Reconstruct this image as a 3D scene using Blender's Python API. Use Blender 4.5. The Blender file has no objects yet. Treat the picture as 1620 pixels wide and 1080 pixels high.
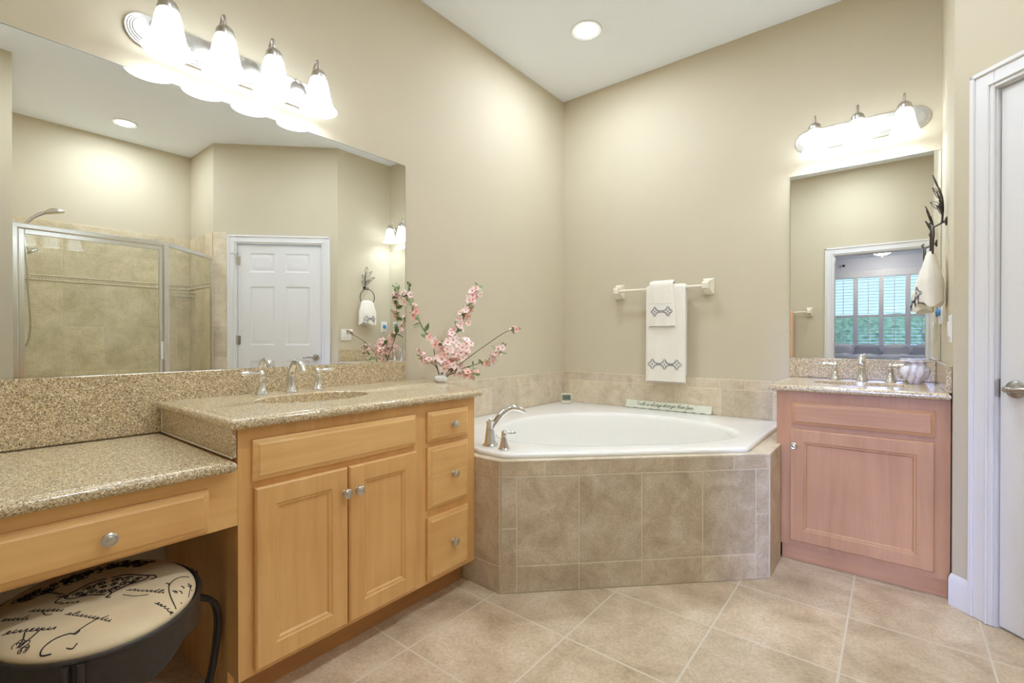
import bpy, bmesh, math, random
from mathutils import Vector, Matrix
random.seed(7)
C = bpy.context.scene.collection
sc = bpy.context.scene
PI = math.pi

# ------------------------------------------------------------------ camera
cam_d = bpy.data.cameras.new('camera')
cam_d.sensor_width = 36.0
cam_d.lens = 752.4 / 1620 * 36
cam_d.clip_start = 0.02
cam = bpy.data.objects.new('camera', cam_d)
cam.location = (2.128, -3.329, 1.101)
cam.rotation_euler = (PI / 2 - 0.0051, 0, 0.6765)
C.objects.link(cam)
sc.camera = cam

# ------------------------------------------------------------------ view, world, daylight
vs = sc.view_settings
vs.view_transform = 'Standard'
vs.look = 'None'
vs.gamma = 1.0
vs.use_curve_mapping = False
vs.exposure = 1.48
try:
    sc.cycles.use_denoising = True
    sc.cycles.max_bounces = 18
    sc.cycles.diffuse_bounces = 14
    sc.cycles.glossy_bounces = 6
    sc.cycles.transparent_max_bounces = 12
    sc.cycles.sample_clamp_indirect = 6.0
    sc.cycles.blur_glossy = 0.6
except Exception:
    pass

world = bpy.data.worlds.new('world')
sc.world = world
world.use_nodes = True
wn = world.node_tree
bg = wn.nodes['Background']
bg.inputs['Color'].default_value = (0.50, 0.76, 0.95, 1)
bg.inputs['Strength'].default_value = 0.62

sun_d = bpy.data.lights.new('sun', 'SUN')
sun_d.energy = 2.0
sun_d.angle = math.radians(7)
sun_d.color = (0.34, 0.46, 1.0)
sun = bpy.data.objects.new('sun', sun_d)
# low soft daylight that travels towards +y, from the bedroom window to the far vanity
sun.rotation_euler = Vector((0.0, 1.0, -0.17)).to_track_quat('-Z', 'Y').to_euler()
sun.location = (2.0, -14, 4)
C.objects.link(sun)

LAMP = 1.8      # shades
BULB = 12.0
CAN = 122.0

# ------------------------------------------------------------------ material helpers
def s2l(v):
    v /= 255.0
    return v / 12.92 if v <= 0.04045 else ((v + 0.055) / 1.055) ** 2.4

def rgb(r, g, b):
    return (s2l(r), s2l(g), s2l(b), 1)

def newmat(name):
    m = bpy.data.materials.new(name)
    m.use_nodes = True
    nt = m.node_tree
    return m, nt, nt.nodes['Principled BSDF']

def node(nt, kind, **kw):
    n = nt.nodes.new(kind)
    for k, v in kw.items():
        if k in n.inputs:
            n.inputs[k].default_value = v
        else:
            setattr(n, k, v)
    return n

def ramp(nt, stops, interp='LINEAR'):
    n = nt.nodes.new('ShaderNodeValToRGB')
    n.color_ramp.interpolation = interp
    el = n.color_ramp.elements
    while len(el) < len(stops):
        el.new(0.5)
    for e, (p, c) in zip(el, stops):
        e.position = p
        e.color = c
    return n

def simple(name, col, rough=0.5, metal=0.0, spec=None, noise=0.0, scale=30.0, bump=0.0, bscale=200.0, coat=0.0):
    m, nt, b = newmat(name)
    b.inputs['Roughness'].default_value = rough
    b.inputs['Metallic'].default_value = metal
    if spec is not None:
        b.inputs['Specular IOR Level'].default_value = spec
    if coat:
        b.inputs['Coat Weight'].default_value = coat
        b.inputs['Coat Roughness'].default_value = 0.1
    tc = nt.nodes.new('ShaderNodeTexCoord')
    if noise:
        nz = node(nt, 'ShaderNodeTexNoise', Scale=scale, Detail=4.0)
        nt.links.new(tc.outputs['Object'], nz.inputs['Vector'])
        k0 = tuple(c * (1 - noise) for c in col[:3]) + (1,)
        k1 = tuple(min(1, c * (1 + noise)) for c in col[:3]) + (1,)
        rp = ramp(nt, [(0.3, k0), (0.7, k1)])
        nt.links.new(nz.outputs['Fac'], rp.inputs['Fac'])
        nt.links.new(rp.outputs['Color'], b.inputs['Base Color'])
    else:
        b.inputs['Base Color'].default_value = col
    if bump:
        nb = node(nt, 'ShaderNodeTexNoise', Scale=bscale, Detail=3.0)
        nt.links.new(tc.outputs['Object'], nb.inputs['Vector'])
        bp = node(nt, 'ShaderNodeBump', Strength=bump, Distance=0.002)
        nt.links.new(nb.outputs['Fac'], bp.inputs['Height'])
        nt.links.new(bp.outputs['Normal'], b.inputs['Normal'])
    return m

def wood(name, axis, lo, hi):
    m, nt, b = newmat(name)
    tc = nt.nodes.new('ShaderNodeTexCoord')
    mp = nt.nodes.new('ShaderNodeMapping')
    sc3 = [26.0, 26.0, 26.0]
    sc3[axis] = 1.6
    mp.inputs['Scale'].default_value = sc3
    nt.links.new(tc.outputs['Object'], mp.inputs['Vector'])
    n1 = node(nt, 'ShaderNodeTexNoise', Scale=1.0, Detail=6.0, Roughness=0.62, Distortion=0.6)
    nt.links.new(mp.outputs['Vector'], n1.inputs['Vector'])
    n2 = node(nt, 'ShaderNodeTexNoise', Scale=3.2, Detail=3.0)
    nt.links.new(tc.outputs['Object'], n2.inputs['Vector'])
    ad = node(nt, 'ShaderNodeMath', operation='MULTIPLY_ADD')
    ad.inputs[1].default_value = 0.55
    nt.links.new(n1.outputs['Fac'], ad.inputs[0])
    md = node(nt, 'ShaderNodeMath', operation='MULTIPLY')
    md.inputs[1].default_value = 0.45
    nt.links.new(n2.outputs['Fac'], md.inputs[0])
    nt.links.new(md.outputs[0], ad.inputs[2])
    rp = ramp(nt, [(0.30, lo), (0.68, hi)])
    nt.links.new(ad.outputs[0], rp.inputs['Fac'])
    nt.links.new(rp.outputs['Color'], b.inputs['Base Color'])
    b.inputs['Roughness'].default_value = 0.38
    b.inputs['Specular IOR Level'].default_value = 0.4
    return m

def granite(name):
    m, nt, b = newmat(name)
    tc = nt.nodes.new('ShaderNodeTexCoord')
    v1 = node(nt, 'ShaderNodeTexVoronoi', Scale=430.0)
    nt.links.new(tc.outputs['Object'], v1.inputs['Vector'])
    sp = nt.nodes.new('ShaderNodeSeparateColor')
    nt.links.new(v1.outputs['Color'], sp.inputs['Color'])
    rp = ramp(nt, [(0.0, rgb(118, 100, 72)), (0.08, rgb(178, 157, 119)), (0.32, rgb(208, 187, 154)),
                   (0.66, rgb(226, 210, 176)), (0.84, rgb(244, 234, 210)), (0.965, rgb(130, 120, 106))], 'CONSTANT')
    nt.links.new(sp.outputs[0], rp.inputs['Fac'])
    nz = node(nt, 'ShaderNodeTexNoise', Scale=140.0, Detail=4.0)
    nt.links.new(tc.outputs['Object'], nz.inputs['Vector'])
    rn = ramp(nt, [(0.35, (0.72, 0.70, 0.66, 1)), (0.65, (1.12, 1.1, 1.06, 1))])
    nt.links.new(nz.outputs['Fac'], rn.inputs['Fac'])
    mx = node(nt, 'ShaderNodeMix', data_type='RGBA', blend_type='MULTIPLY')
    mx.inputs['Factor'].default_value = 1.0
    nt.links.new(rp.outputs['Color'], mx.inputs['A'])
    nt.links.new(rn.outputs['Color'], mx.inputs['B'])
    nt.links.new(mx.outputs['Result'], b.inputs['Base Color'])
    b.inputs['Roughness'].default_value = 0.16
    b.inputs['Specular IOR Level'].default_value = 0.6
    return m

def stone_color(nt, dark, mid, light, scale=6.0):
    """mottled travertine look; returns the colour socket and a height socket"""
    geo = nt.nodes.new('ShaderNodeNewGeometry')
    n1 = node(nt, 'ShaderNodeTexNoise', Scale=scale, Detail=7.0, Roughness=0.66, Distortion=0.4)
    nt.links.new(geo.outputs['Position'], n1.inputs['Vector'])
    rp = ramp(nt, [(0.30, dark), (0.52, mid), (0.72, light)])
    nt.links.new(n1.outputs['Fac'], rp.inputs['Fac'])
    n2 = node(nt, 'ShaderNodeTexNoise', Scale=scale * 16, Detail=5.0, Roughness=0.7)
    nt.links.new(geo.outputs['Position'], n2.inputs['Vector'])
    r2 = ramp(nt, [(0.34, (0.80, 0.78, 0.76, 1)), (0.6, (1.05, 1.05, 1.05, 1))])
    nt.links.new(n2.outputs['Fac'], r2.inputs['Fac'])
    mx = node(nt, 'ShaderNodeMix', data_type='RGBA', blend_type='MULTIPLY')
    mx.inputs['Factor'].default_value = 1.0
    nt.links.new(rp.outputs['Color'], mx.inputs['A'])
    nt.links.new(r2.outputs['Color'], mx.inputs['B'])
    return mx.outputs['Result'], n2.outputs['Fac'], geo

def tile_mat(name, dark, mid, light, scale=6.0, rough=0.42):
    m, nt, b = newmat(name)
    col, h, geo = stone_color(nt, dark, mid, light, scale)
    at = nt.nodes.new('ShaderNodeAttribute')
    at.attribute_name = 'tile_tone'
    hs = nt.nodes.new('ShaderNodeHueSaturation')
    nt.links.new(col, hs.inputs['Color'])
    mr = node(nt, 'ShaderNodeMapRange')
    mr.inputs['To Min'].default_value = 0.88
    mr.inputs['To Max'].default_value = 1.08
    nt.links.new(at.outputs['Fac'], mr.inputs['Value'])
    nt.links.new(mr.outputs['Result'], hs.inputs['Value'])
    nt.links.new(hs.outputs['Color'], b.inputs['Base Color'])
    b.inputs['Roughness'].default_value = rough
    bp = node(nt, 'ShaderNodeBump', Strength=0.12, Distance=0.002)
    nt.links.new(h, bp.inputs['Height'])
    nt.links.new(bp.outputs['Normal'], b.inputs['Normal'])
    return m

def floor_mat(name):
    m, nt, b = newmat(name)
    col, h, geo = stone_color(nt, rgb(176, 154, 126), rgb(208, 188, 160), rgb(226, 210, 186), 5.0)
    sx = nt.nodes.new('ShaderNodeSeparateXYZ')
    nt.links.new(geo.outputs['Position'], sx.inputs[0])
    def axis(out, off, pitch):
        a = node(nt, 'ShaderNodeMath', operation='SUBTRACT'); a.inputs[1].default_value = off
        nt.links.new(out, a.inputs[0])
        d = node(nt, 'ShaderNodeMath', operation='DIVIDE'); d.inputs[1].default_value = pitch
        nt.links.new(a.outputs[0], d.inputs[0])
        fl = node(nt, 'ShaderNodeMath', operation='FLOOR'); nt.links.new(d.outputs[0], fl.inputs[0])
        pp = node(nt, 'ShaderNodeMath', operation='PINGPONG'); pp.inputs[1].default_value = 0.5
        nt.links.new(d.outputs[0], pp.inputs[0])
        lt = node(nt, 'ShaderNodeMath', operation='LESS_THAN'); lt.inputs[1].default_value = 0.0085
        nt.links.new(pp.outputs[0], lt.inputs[0])
        return fl.outputs[0], lt.outputs[0]
    fx, gx = axis(sx.outputs[0], 0.782, 0.4025)
    fy, gy = axis(sx.outputs[1], -1.03, 0.405)
    mxm = node(nt, 'ShaderNodeMath', operation='MAXIMUM')
    nt.links.new(gx, mxm.inputs[0]); nt.links.new(gy, mxm.inputs[1])
    cb = nt.nodes.new('ShaderNodeCombineXYZ')
    nt.links.new(fx, cb.inputs[0]); nt.links.new(fy, cb.inputs[1])
    wnz = node(nt, 'ShaderNodeTexWhiteNoise', noise_dimensions='2D')
    nt.links.new(cb.outputs[0], wnz.inputs['Vector'])
    mr = node(nt, 'ShaderNodeMapRange'); mr.inputs['To Min'].default_value = 0.93; mr.inputs['To Max'].default_value = 1.05
    nt.links.new(wnz.outputs['Value'], mr.inputs['Value'])
    hs = nt.nodes.new('ShaderNodeHueSaturation')
    nt.links.new(col, hs.inputs['Color']); nt.links.new(mr.outputs['Result'], hs.inputs['Value'])
    mx = node(nt, 'ShaderNodeMix', data_type='RGBA')
    nt.links.new(mxm.outputs[0], mx.inputs['Factor'])
    nt.links.new(hs.outputs['Color'], mx.inputs['A'])
    mx.inputs['B'].default_value = rgb(212, 202, 184)
    nt.links.new(mx.outputs['Result'], b.inputs['Base Color'])
    b.inputs['Roughness'].default_value = 0.36
    inv = node(nt, 'ShaderNodeMath', operation='SUBTRACT'); inv.inputs[0].default_value = 1.0
    nt.links.new(mxm.outputs[0], inv.inputs[1])
    bp = node(nt, 'ShaderNodeBump', Strength=0.4, Distance=0.002)
    nt.links.new(inv.outputs[0], bp.inputs['Height'])
    nt.links.new(bp.outputs['Normal'], b.inputs['Normal'])
    return m

def glass_mat(name, tint, refl=0.9):
    m = bpy.data.materials.new(name); m.use_nodes = True
    nt = m.node_tree
    for n in list(nt.nodes):
        nt.nodes.remove(n)
    out = nt.nodes.new('ShaderNodeOutputMaterial')
    tr = nt.nodes.new('ShaderNodeBsdfTransparent'); tr.inputs['Color'].default_value = tint
    gl = nt.nodes.new('ShaderNodeBsdfGlossy'); gl.inputs['Roughness'].default_value = 0.01
    gl.inputs['Color'].default_value = (refl, refl, refl, 1)
    fr = nt.nodes.new('ShaderNodeFresnel'); fr.inputs['IOR'].default_value = 1.5
    mx = nt.nodes.new('ShaderNodeMixShader')
    ge = nt.nodes.new('ShaderNodeNewGeometry')
    iv = node(nt, 'ShaderNodeMath', operation='SUBTRACT'); iv.inputs[0].default_value = 1.0
    nt.links.new(ge.outputs['Backfacing'], iv.inputs[1])
    mu = node(nt, 'ShaderNodeMath', operation='MULTIPLY')
    nt.links.new(fr.outputs[0], mu.inputs[0]); nt.links.new(iv.outputs[0], mu.inputs[1])
    nt.links.new(mu.outputs[0], mx.inputs[0]); nt.links.new(tr.outputs[0], mx.inputs[1]); nt.links.new(gl.outputs[0], mx.inputs[2])
    nt.links.new(mx.outputs[0], out.inputs[0])
    return m

def emit_mat(name, col, strength, base=(0.9, 0.9, 0.88, 1), rough=0.3):
    m, nt, b = newmat(name)
    b.inputs['Base Color'].default_value = base
    b.inputs['Roughness'].default_value = rough
    b.inputs['Emission Color'].default_value = col
    b.inputs['Emission Strength'].default_value = strength
    return m

M = {}
M['wall'] = simple('wall_paint', rgb(203, 192, 168), 0.75, noise=0.012, scale=3, bump=0.05, bscale=260)
M['ceiling'] = simple('ceiling_paint', rgb(243, 248, 255), 0.85, bump=0.05, bscale=200)
M['trim'] = simple('white_trim_paint', rgb(228, 226, 226), 0.35)
M['bed_wall'] = simple('bedroom_paint', rgb(222, 222, 226), 0.8)
M['carpet'] = simple('bedroom_carpet', rgb(180, 172, 160), 0.95, noise=0.1, scale=200, bump=0.3, bscale=300)
M['floor'] = floor_mat('floor_tile')
M['granite'] = granite('speckled_granite')
M['wood_z'] = wood('maple_vertical', 2, rgb(208, 155, 92), rgb(232, 186, 122))
M['wood_y'] = wood('maple_along_y', 1, rgb(212, 160, 96), rgb(236, 194, 130))
M['wood_x'] = wood('maple_along_x', 0, rgb(212, 160, 96), rgb(236, 194, 130))
M['daylight_tint_z'] = wood('maple_daylight_tint_vertical', 2, rgb(172, 122, 80), rgb(198, 148, 104))  # small vanity's maple, darker and rosier: blue daylight cast put into the colour
M['daylight_tint_x'] = wood('maple_daylight_tint_across', 0, rgb(174, 124, 82), rgb(200, 150, 106))
M['wood_dark'] = wood('maple_toe_kick', 1, rgb(160, 110, 64), rgb(190, 138, 84))
M['tub_tile'] = tile_mat('tub_tile', rgb(184, 165, 138), rgb(212, 196, 170), rgb(230, 218, 198), 9.0)
M['wall_tile'] = tile_mat('wall_band_tile', rgb(198, 182, 156), rgb(218, 204, 180), rgb(230, 218, 198), 9.0)
M['shower_tile'] = tile_mat('shower_tile', rgb(194, 177, 144), rgb(214, 199, 168), rgb(227, 214, 186), 7.0)
M['grout'] = simple('grout', rgb(222, 210, 188), 0.9)
M['grout_dark'] = simple('shower_grout', rgb(214, 200, 170), 0.9)
M['acrylic'] = simple('white_acrylic', rgb(238, 236, 231), 0.12, spec=0.5)
M['chrome'] = simple('chrome', (0.80, 0.80, 0.80, 1), 0.07, 1.0)
M['nickel'] = simple('brushed_nickel', (0.60, 0.57, 0.52, 1), 0.28, 1.0, noise=0.05, scale=80)
M['pewter'] = simple('satin_pewter', (0.42, 0.40, 0.37, 1), 0.25, 1.0)
M['silver'] = simple('satin_aluminium', (0.78, 0.78, 0.78, 1), 0.22, 1.0)
M['mirror'] = simple('mirror_silver', (0.90, 0.915, 0.89, 1), 0.0, 1.0)
M['mirror_edge'] = simple('mirror_edge', rgb(120, 130, 124), 0.2)
M['glass'] = glass_mat('shower_glass', (0.965, 0.98, 0.955, 1))
M['pane'] = glass_mat('window_glass', (0.96, 0.98, 1.0, 1))
M['shade'] = emit_mat('frosted_shade_glow', (0.78, 0.88, 1.0, 1), LAMP)
M['bulb'] = emit_mat('bulb_glow', (0.78, 0.88, 1.0, 1), BULB)
M['can'] = emit_mat('can_lens_glow', (0.78, 0.88, 1.0, 1), CAN)
M['dome'] = emit_mat('dome_glow', (1.0, 0.95, 0.88, 1), 16.0)
M['iron'] = simple('black_iron', rgb(64, 58, 54), 0.42, 0.5, noise=0.1, scale=60)
M['fabric'] = simple('cream_linen', rgb(214, 194, 158), 0.85, noise=0.05, scale=12, bump=0.25, bscale=900)
M['ink'] = simple('black_print_ink', rgb(36, 30, 28), 0.8)
M['towel'] = simple('cream_terry', rgb(244, 238, 226), 0.95, noise=0.03, scale=300, bump=0.8, bscale=700)
M['towel_peach'] = simple('peach_terry', rgb(222, 182, 146), 0.95, noise=0.04, scale=200, bump=0.8, bscale=600)
M['thread'] = simple('slate_blue_thread', rgb(92, 98, 122), 0.8)
M['thread_dark'] = simple('dark_thread', rgb(70, 60, 72), 0.8)
M['ceramic'] = simple('almond_ceramic', rgb(234, 226, 208), 0.2)
M['plastic'] = simple('white_plastic', rgb(232, 230, 224), 0.35)
M['blue'] = simple('blue_dot', rgb(70, 140, 196), 0.4)
M['dark'] = simple('dark_gap', rgb(60, 50, 40), 0.8)
M['iron_bronze'] = simple('antique_bronze', rgb(78, 70, 62), 0.45, 0.5, noise=0.15, scale=90)
M['petal'] = simple('pink_petal', rgb(252, 226, 220), 0.6, noise=0.08, scale=60)
M['petal_deep'] = simple('coral_petal', rgb(248, 202, 190), 0.6, noise=0.1, scale=60)
M['petal_core'] = simple('coral_flower_centre', rgb(226, 130, 118), 0.6)
M['leaf'] = simple('green_leaf', rgb(112, 140, 90), 0.5, noise=0.25, scale=40)
M['leaf_pale'] = simple('pale_green_leaf', rgb(166, 186, 136), 0.5, noise=0.2, scale=40)
M['stem'] = simple('brown_stem', rgb(96, 86, 58), 0.7)
M['white_vase'] = simple('white_glaze', rgb(236, 234, 230), 0.15)
M['sign'] = simple('sage_cream_paint', rgb(222, 224, 206), 0.6)
M['sign_ink'] = simple('dark_script_paint', rgb(80, 84, 78), 0.7)
M['clock_body'] = simple('ivory_plastic', rgb(206, 200, 180), 0.4)
M['clock_screen'] = simple('grey_lcd', rgb(112, 122, 108), 0.25)
M['bedding'] = simple('white_bedding', rgb(226, 226, 232), 0.9, bump=0.3, bscale=40)
M['bed_grey'] = simple('grey_bedding', rgb(196, 198, 210), 0.9)
M['foliage'] = simple('hedge_foliage', rgb(150, 172, 140), 0.8, noise=0.45, scale=9)
M['lawn'] = simple('lawn', rgb(96, 122, 74), 0.95, noise=0.2, scale=4)

def marble_jar_mat():
    m, nt, b = newmat('swirled_stone')
    tc = nt.nodes.new('ShaderNodeTexCoord')
    w = node(nt, 'ShaderNodeTexWave', Scale=9.0, Distortion=9.0, Detail=4.0)
    w.inputs['Detail Scale'].default_value = 1.6
    nt.links.new(tc.outputs['Object'], w.inputs['Vector'])
    rp = ramp(nt, [(0.0, rgb(186, 176, 172)), (0.30, rgb(214, 208, 206)), (1.0, rgb(232, 230, 230))])
    nt.links.new(w.outputs['Fac'], rp.inputs['Fac'])
    nt.links.new(rp.outputs['Color'], b.inputs['Base Color'])
    b.inputs['Roughness'].default_value = 0.25
    return m
M['swirl'] = marble_jar_mat()

# ------------------------------------------------------------------ mesh builder
def FR(ox, oy, oz, ux, uy):
    """frame on a vertical plane: local x = u (horizontal), local y = up, local z = out of the plane"""
    u = Vector((ux, uy, 0)).normalized(); v = Vector((0, 0, 1)); n = u.cross(v)
    m = Matrix.Identity(4)
    for i in range(3):
        m[i][0] = u[i]; m[i][1] = v[i]; m[i][2] = n[i]
    m[0][3], m[1][3], m[2][3] = ox, oy, oz
    return m

def wl(o):
    v = Vector((0, 0, 0))
    while o:
        v += o.location
        o = o.parent
    return v

class MB:
    def __init__(s, frame=None):
        s.v = []; s.f = []; s.m = []; s.tone = []; s.M = frame or Matrix.Identity(4)
    def add(s, vs, fs, mi=0, tone=0.5):
        o = len(s.v)
        s.v += [s.M @ Vector(p) for p in vs]
        for f in fs:
            s.f.append([i + o for i in f]); s.m.append(mi); s.tone.append(tone)
        return s
    def box(s, a, b, mi=0, r=0.0, tone=0.5):
        x0, y0, z0 = (min(a[i], b[i]) for i in range(3)); x1, y1, z1 = (max(a[i], b[i]) for i in range(3))
        if r <= 0:
            vs = [(x0, y0, z0), (x1, y0, z0), (x1, y1, z0), (x0, y1, z0), (x0, y0, z1), (x1, y0, z1), (x1, y1, z1), (x0, y1, z1)]
            fs = [(0, 3, 2, 1), (4, 5, 6, 7), (0, 1, 5, 4), (1, 2, 6, 5), (2, 3, 7, 6), (3, 0, 4, 7)]
            return s.add(vs, fs, mi, tone)
        r = min(r, (x1 - x0) / 2.01, (y1 - y0) / 2.01, (z1 - z0) / 2.01)
        loops = []
        for ins, z in ((r, z0), (0, z0 + r), (0, z1 - r), (r, z1)):
            loops.append([(x0 + ins, y0 + r, z), (x0 + r, y0 + ins, z), (x1 - r, y0 + ins, z), (x1 - ins, y0 + r, z),
                          (x1 - ins, y1 - r, z), (x1 - r, y1 - ins, z), (x0 + r, y1 - ins, z), (x0 + ins, y1 - r, z)])
        return s.loft(loops, True, True, mi, tone)
    def loft(s, loops, cap0=False, cap1=False, mi=0, tone=0.5, closed=True):
        n = len(loops[0]); vs = []; fs = []
        for l in loops:
            vs += l
        for k in range(len(loops) - 1):
            for i in range(n if closed else n - 1):
                j = (i + 1) % n
                fs.append((k * n + i, k * n + j, (k + 1) * n + j, (k + 1) * n + i))
        if cap0: fs.append(tuple(reversed(range(n))))
        if cap1: fs.append(tuple(range((len(loops) - 1) * n, len(loops) * n)))
        return s.add(vs, fs, mi, tone)
    def rects(s, x0, y0, x1, y1, steps, cap0=True, cap1=True, mi=0, tone=0.5):
        """concentric rectangles: steps of (inset, depth)"""
        loops = [[(x0 + i, y0 + i, z), (x1 - i, y0 + i, z), (x1 - i, y1 - i, z), (x0 + i, y1 - i, z)] for i, z in steps]
        return s.loft(loops, cap0, cap1, mi, tone)
    def tube(s, pts, r, n=10, mi=0, closed=False, tone=0.5):
        pts = [Vector(p) for p in pts]; k = len(pts)
        rs = r if isinstance(r, (list, tuple)) else [r] * k
        loops = []; prev = None
        for i, p in enumerate(pts):
            if closed:
                t = pts[(i + 1) % k] - pts[i - 1]
            else:
                t = pts[min(i + 1, k - 1)] - pts[max(i - 1, 0)]
            if t.length < 1e-9: t = Vector((0, 0, 1))
            t.normalize()
            if prev is None:
                a = Vector((0, 0, 1)) if abs(t.z) < 0.9 else Vector((1, 0, 0))
                u = t.cross(a).normalized()
            else:
                u = prev - t * prev.dot(t)
                if u.length < 1e-6: u = t.orthogonal()
                u.normalize()
            prev = u; w = t.cross(u)
            loops.append([tuple(p + (u * math.cos(2 * PI * q / n) + w * math.sin(2 * PI * q / n)) * rs[i]) for q in range(n)])
        if closed: loops.append(loops[0])
        return s.loft(loops, not closed, not closed, mi, tone)
    def lathe(s, prof, n=28, c=(0, 0, 0), mi=0, cap0=True, cap1=True, sx=1.0, sy=1.0):
        loops = [[(c[0] + sx * r * math.cos(2 * PI * q / n), c[1] + sy * r * math.sin(2 * PI * q / n), c[2] + z) for q in range(n)] for r, z in prof]
        return s.loft(loops, cap0, cap1, mi)
    def sphere(s, c, r, n=14, mi=0, sq=(1, 1, 1)):
        prof = []
        for i in range(1, n // 2):
            a = -PI / 2 + PI * i / (n // 2)
            prof.append((math.cos(a), math.sin(a)))
        loops = [[(c[0] + r * sq[0] * p * math.cos(2 * PI * q / n), c[1] + r * sq[1] * p * math.sin(2 * PI * q / n), c[2] + r * sq[2] * z) for q in range(n)] for p, z in prof]
        return s.loft(loops, True, True, mi)
    def prism(s, poly, z0, z1, mi=0):
        n = len(poly)
        vs = [(p[0], p[1], z0) for p in poly] + [(p[0], p[1], z1) for p in poly]
        fs = [tuple(reversed(range(n))), tuple(range(n, 2 * n))] + [(i, (i + 1) % n, n + (i + 1) % n, n + i) for i in range(n)]
        return s.add(vs, fs, mi)
    def build(s, name, mats, parent=None, origin=None, ang=35, flat=False):
        if not isinstance(mats, (list, tuple)): mats = [mats]
        off = wl(parent) if parent else (Vector(origin) if origin is not None else Vector((0, 0, 0)))
        me = bpy.data.meshes.new(name)
        me.from_pydata([tuple(p - off) for p in s.v], [], s.f)
        for m in mats:
            me.materials.append(M[m] if isinstance(m, str) else m)
        me.polygons.foreach_set('material_index', s.m)
        at = me.attributes.new('tile_tone', 'FLOAT', 'FACE')
        at.data.foreach_set('value', s.tone)
        bm = bmesh.new(); bm.from_mesh(me)
        bmesh.ops.recalc_face_normals(bm, faces=bm.faces)
        bm.to_mesh(me); bm.free()
        if not flat:
            me.polygons.foreach_set('use_smooth', [True] * len(me.polygons))
            me.set_sharp_from_angle(angle=math.radians(ang))
        o = bpy.data.objects.new(name, me)
        C.objects.link(o)
        if parent: o.parent = parent
        elif origin is not None: o.location = origin
        return o

def smooth_path(pts, k=6, closed=False):
    pts = [Vector(p) for p in pts]; n = len(pts); out = []
    rng = range(n) if closed else range(n - 1)
    for i in rng:
        g = (lambda j: pts[j % n]) if closed else (lambda j: pts[max(0, min(n - 1, j))])
        p0, p1, p2, p3 = g(i - 1), g(i), g(i + 1), g(i + 2)
        for q in range(k):
            t = q / k
            out.append(0.5 * ((2 * p1) + (p2 - p0) * t + (2 * p0 - 5 * p1 + 4 * p2 - p3) * t * t + (3 * p1 - p0 - 3 * p2 + p3) * t ** 3))
    if not closed: out.append(pts[-1])
    return out

def offset_poly(poly, d):
    """inset of a convex polygon given counter-clockwise"""
    n = len(poly); out = []
    for i in range(n):
        p0, p1, p2 = Vector(poly[i - 1]), Vector(poly[i]), Vector(poly[(i + 1) % n])
        a = (p1 - p0).normalized(); b = (p2 - p1).normalized()
        na, nb = Vector((-a.y, a.x)), Vector((-b.y, b.x))
        k = (na + nb); k = k / max(0.2, k.dot(na))
        out.append(tuple(p1 + k * d))
    return out

def ray_poly(c, ang, poly):
    dx, dy = math.cos(ang), math.sin(ang); best = None
    n = len(poly)
    for i in range(n):
        x0, y0 = poly[i]; x1, y1 = poly[(i + 1) % n]
        ex, ey = x1 - x0, y1 - y0
        den = dx * ey - dy * ex
        if abs(den) < 1e-12: continue
        t = ((x0 - c[0]) * ey - (y0 - c[1]) * ex) / den
        q = ((x0 - c[0]) * dy - (y0 - c[1]) * dx) / den
        if t > 0 and -1e-6 <= q <= 1 + 1e-6 and (best is None or t < best): best = t
    return best

def radial_angles(c, poly, n=96):
    a = [2 * PI * i / n for i in range(n)]
    for p in poly:
        a.append(math.atan2(p[1] - c[1], p[0] - c[0]) % (2 * PI))
    a = sorted(a); out = []
    for x in a:
        if not out or x - out[-1] > 1e-4: out.append(x)
    return out

# ------------------------------------------------------------------ object helpers
def empty(name, loc):
    o = bpy.data.objects.new(name, None); C.objects.link(o); o.location = loc
    o.empty_display_size = 0.05
    return o

def tag(o, label=None, cat=None, group=None, kind=None):
    if label: o['label'] = label
    if cat: o['category'] = cat
    if group: o['group'] = group
    if kind: o['kind'] = kind
    return o

def thing(name, loc, label, cat, group=None):
    return tag(empty(name, loc), label, cat, group)

def struct(o, label, cat):
    return tag(o, label, cat, None, 'structure')

# ------------------------------------------------------------------ setting: shell
H = 3.048
W = 2.32          # face of the short wall beside the small vanity
ND = 0.65         # its depth
R2 = math.sqrt(0.5)
YD = -3.385       # room face of the entry wall
struct(MB().box((-0.12, -3.6, -0.1), (4.0, 0.12, 0.0)).build('floor', 'floor'), 'beige stone tile floor of the bathroom laid in square tiles', 'floor')
struct(MB().box((-0.12, -3.53, H), (4.0, 0.12, H + 0.1)).build('ceiling', 'ceiling'), 'flat white bathroom ceiling', 'ceiling')
struct(MB().box((-0.12, -3.53, 0.0), (0.0, 0.12, H)).build('wall_left', 'wall'), 'beige wall behind the long mirror and vanity', 'wall')
struct(MB().box((0.0, 0.0, 0.0), (W + 0.001, 0.12, H)).build('wall_back', 'wall'), 'beige wall behind the towel bar and small mirror', 'wall')
struct(MB().box((W, -ND, 0.0), (W + 0.12, 0.12, H)).build('wall_right', 'wall'), 'short beige side wall holding the towel ring', 'wall')
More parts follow.
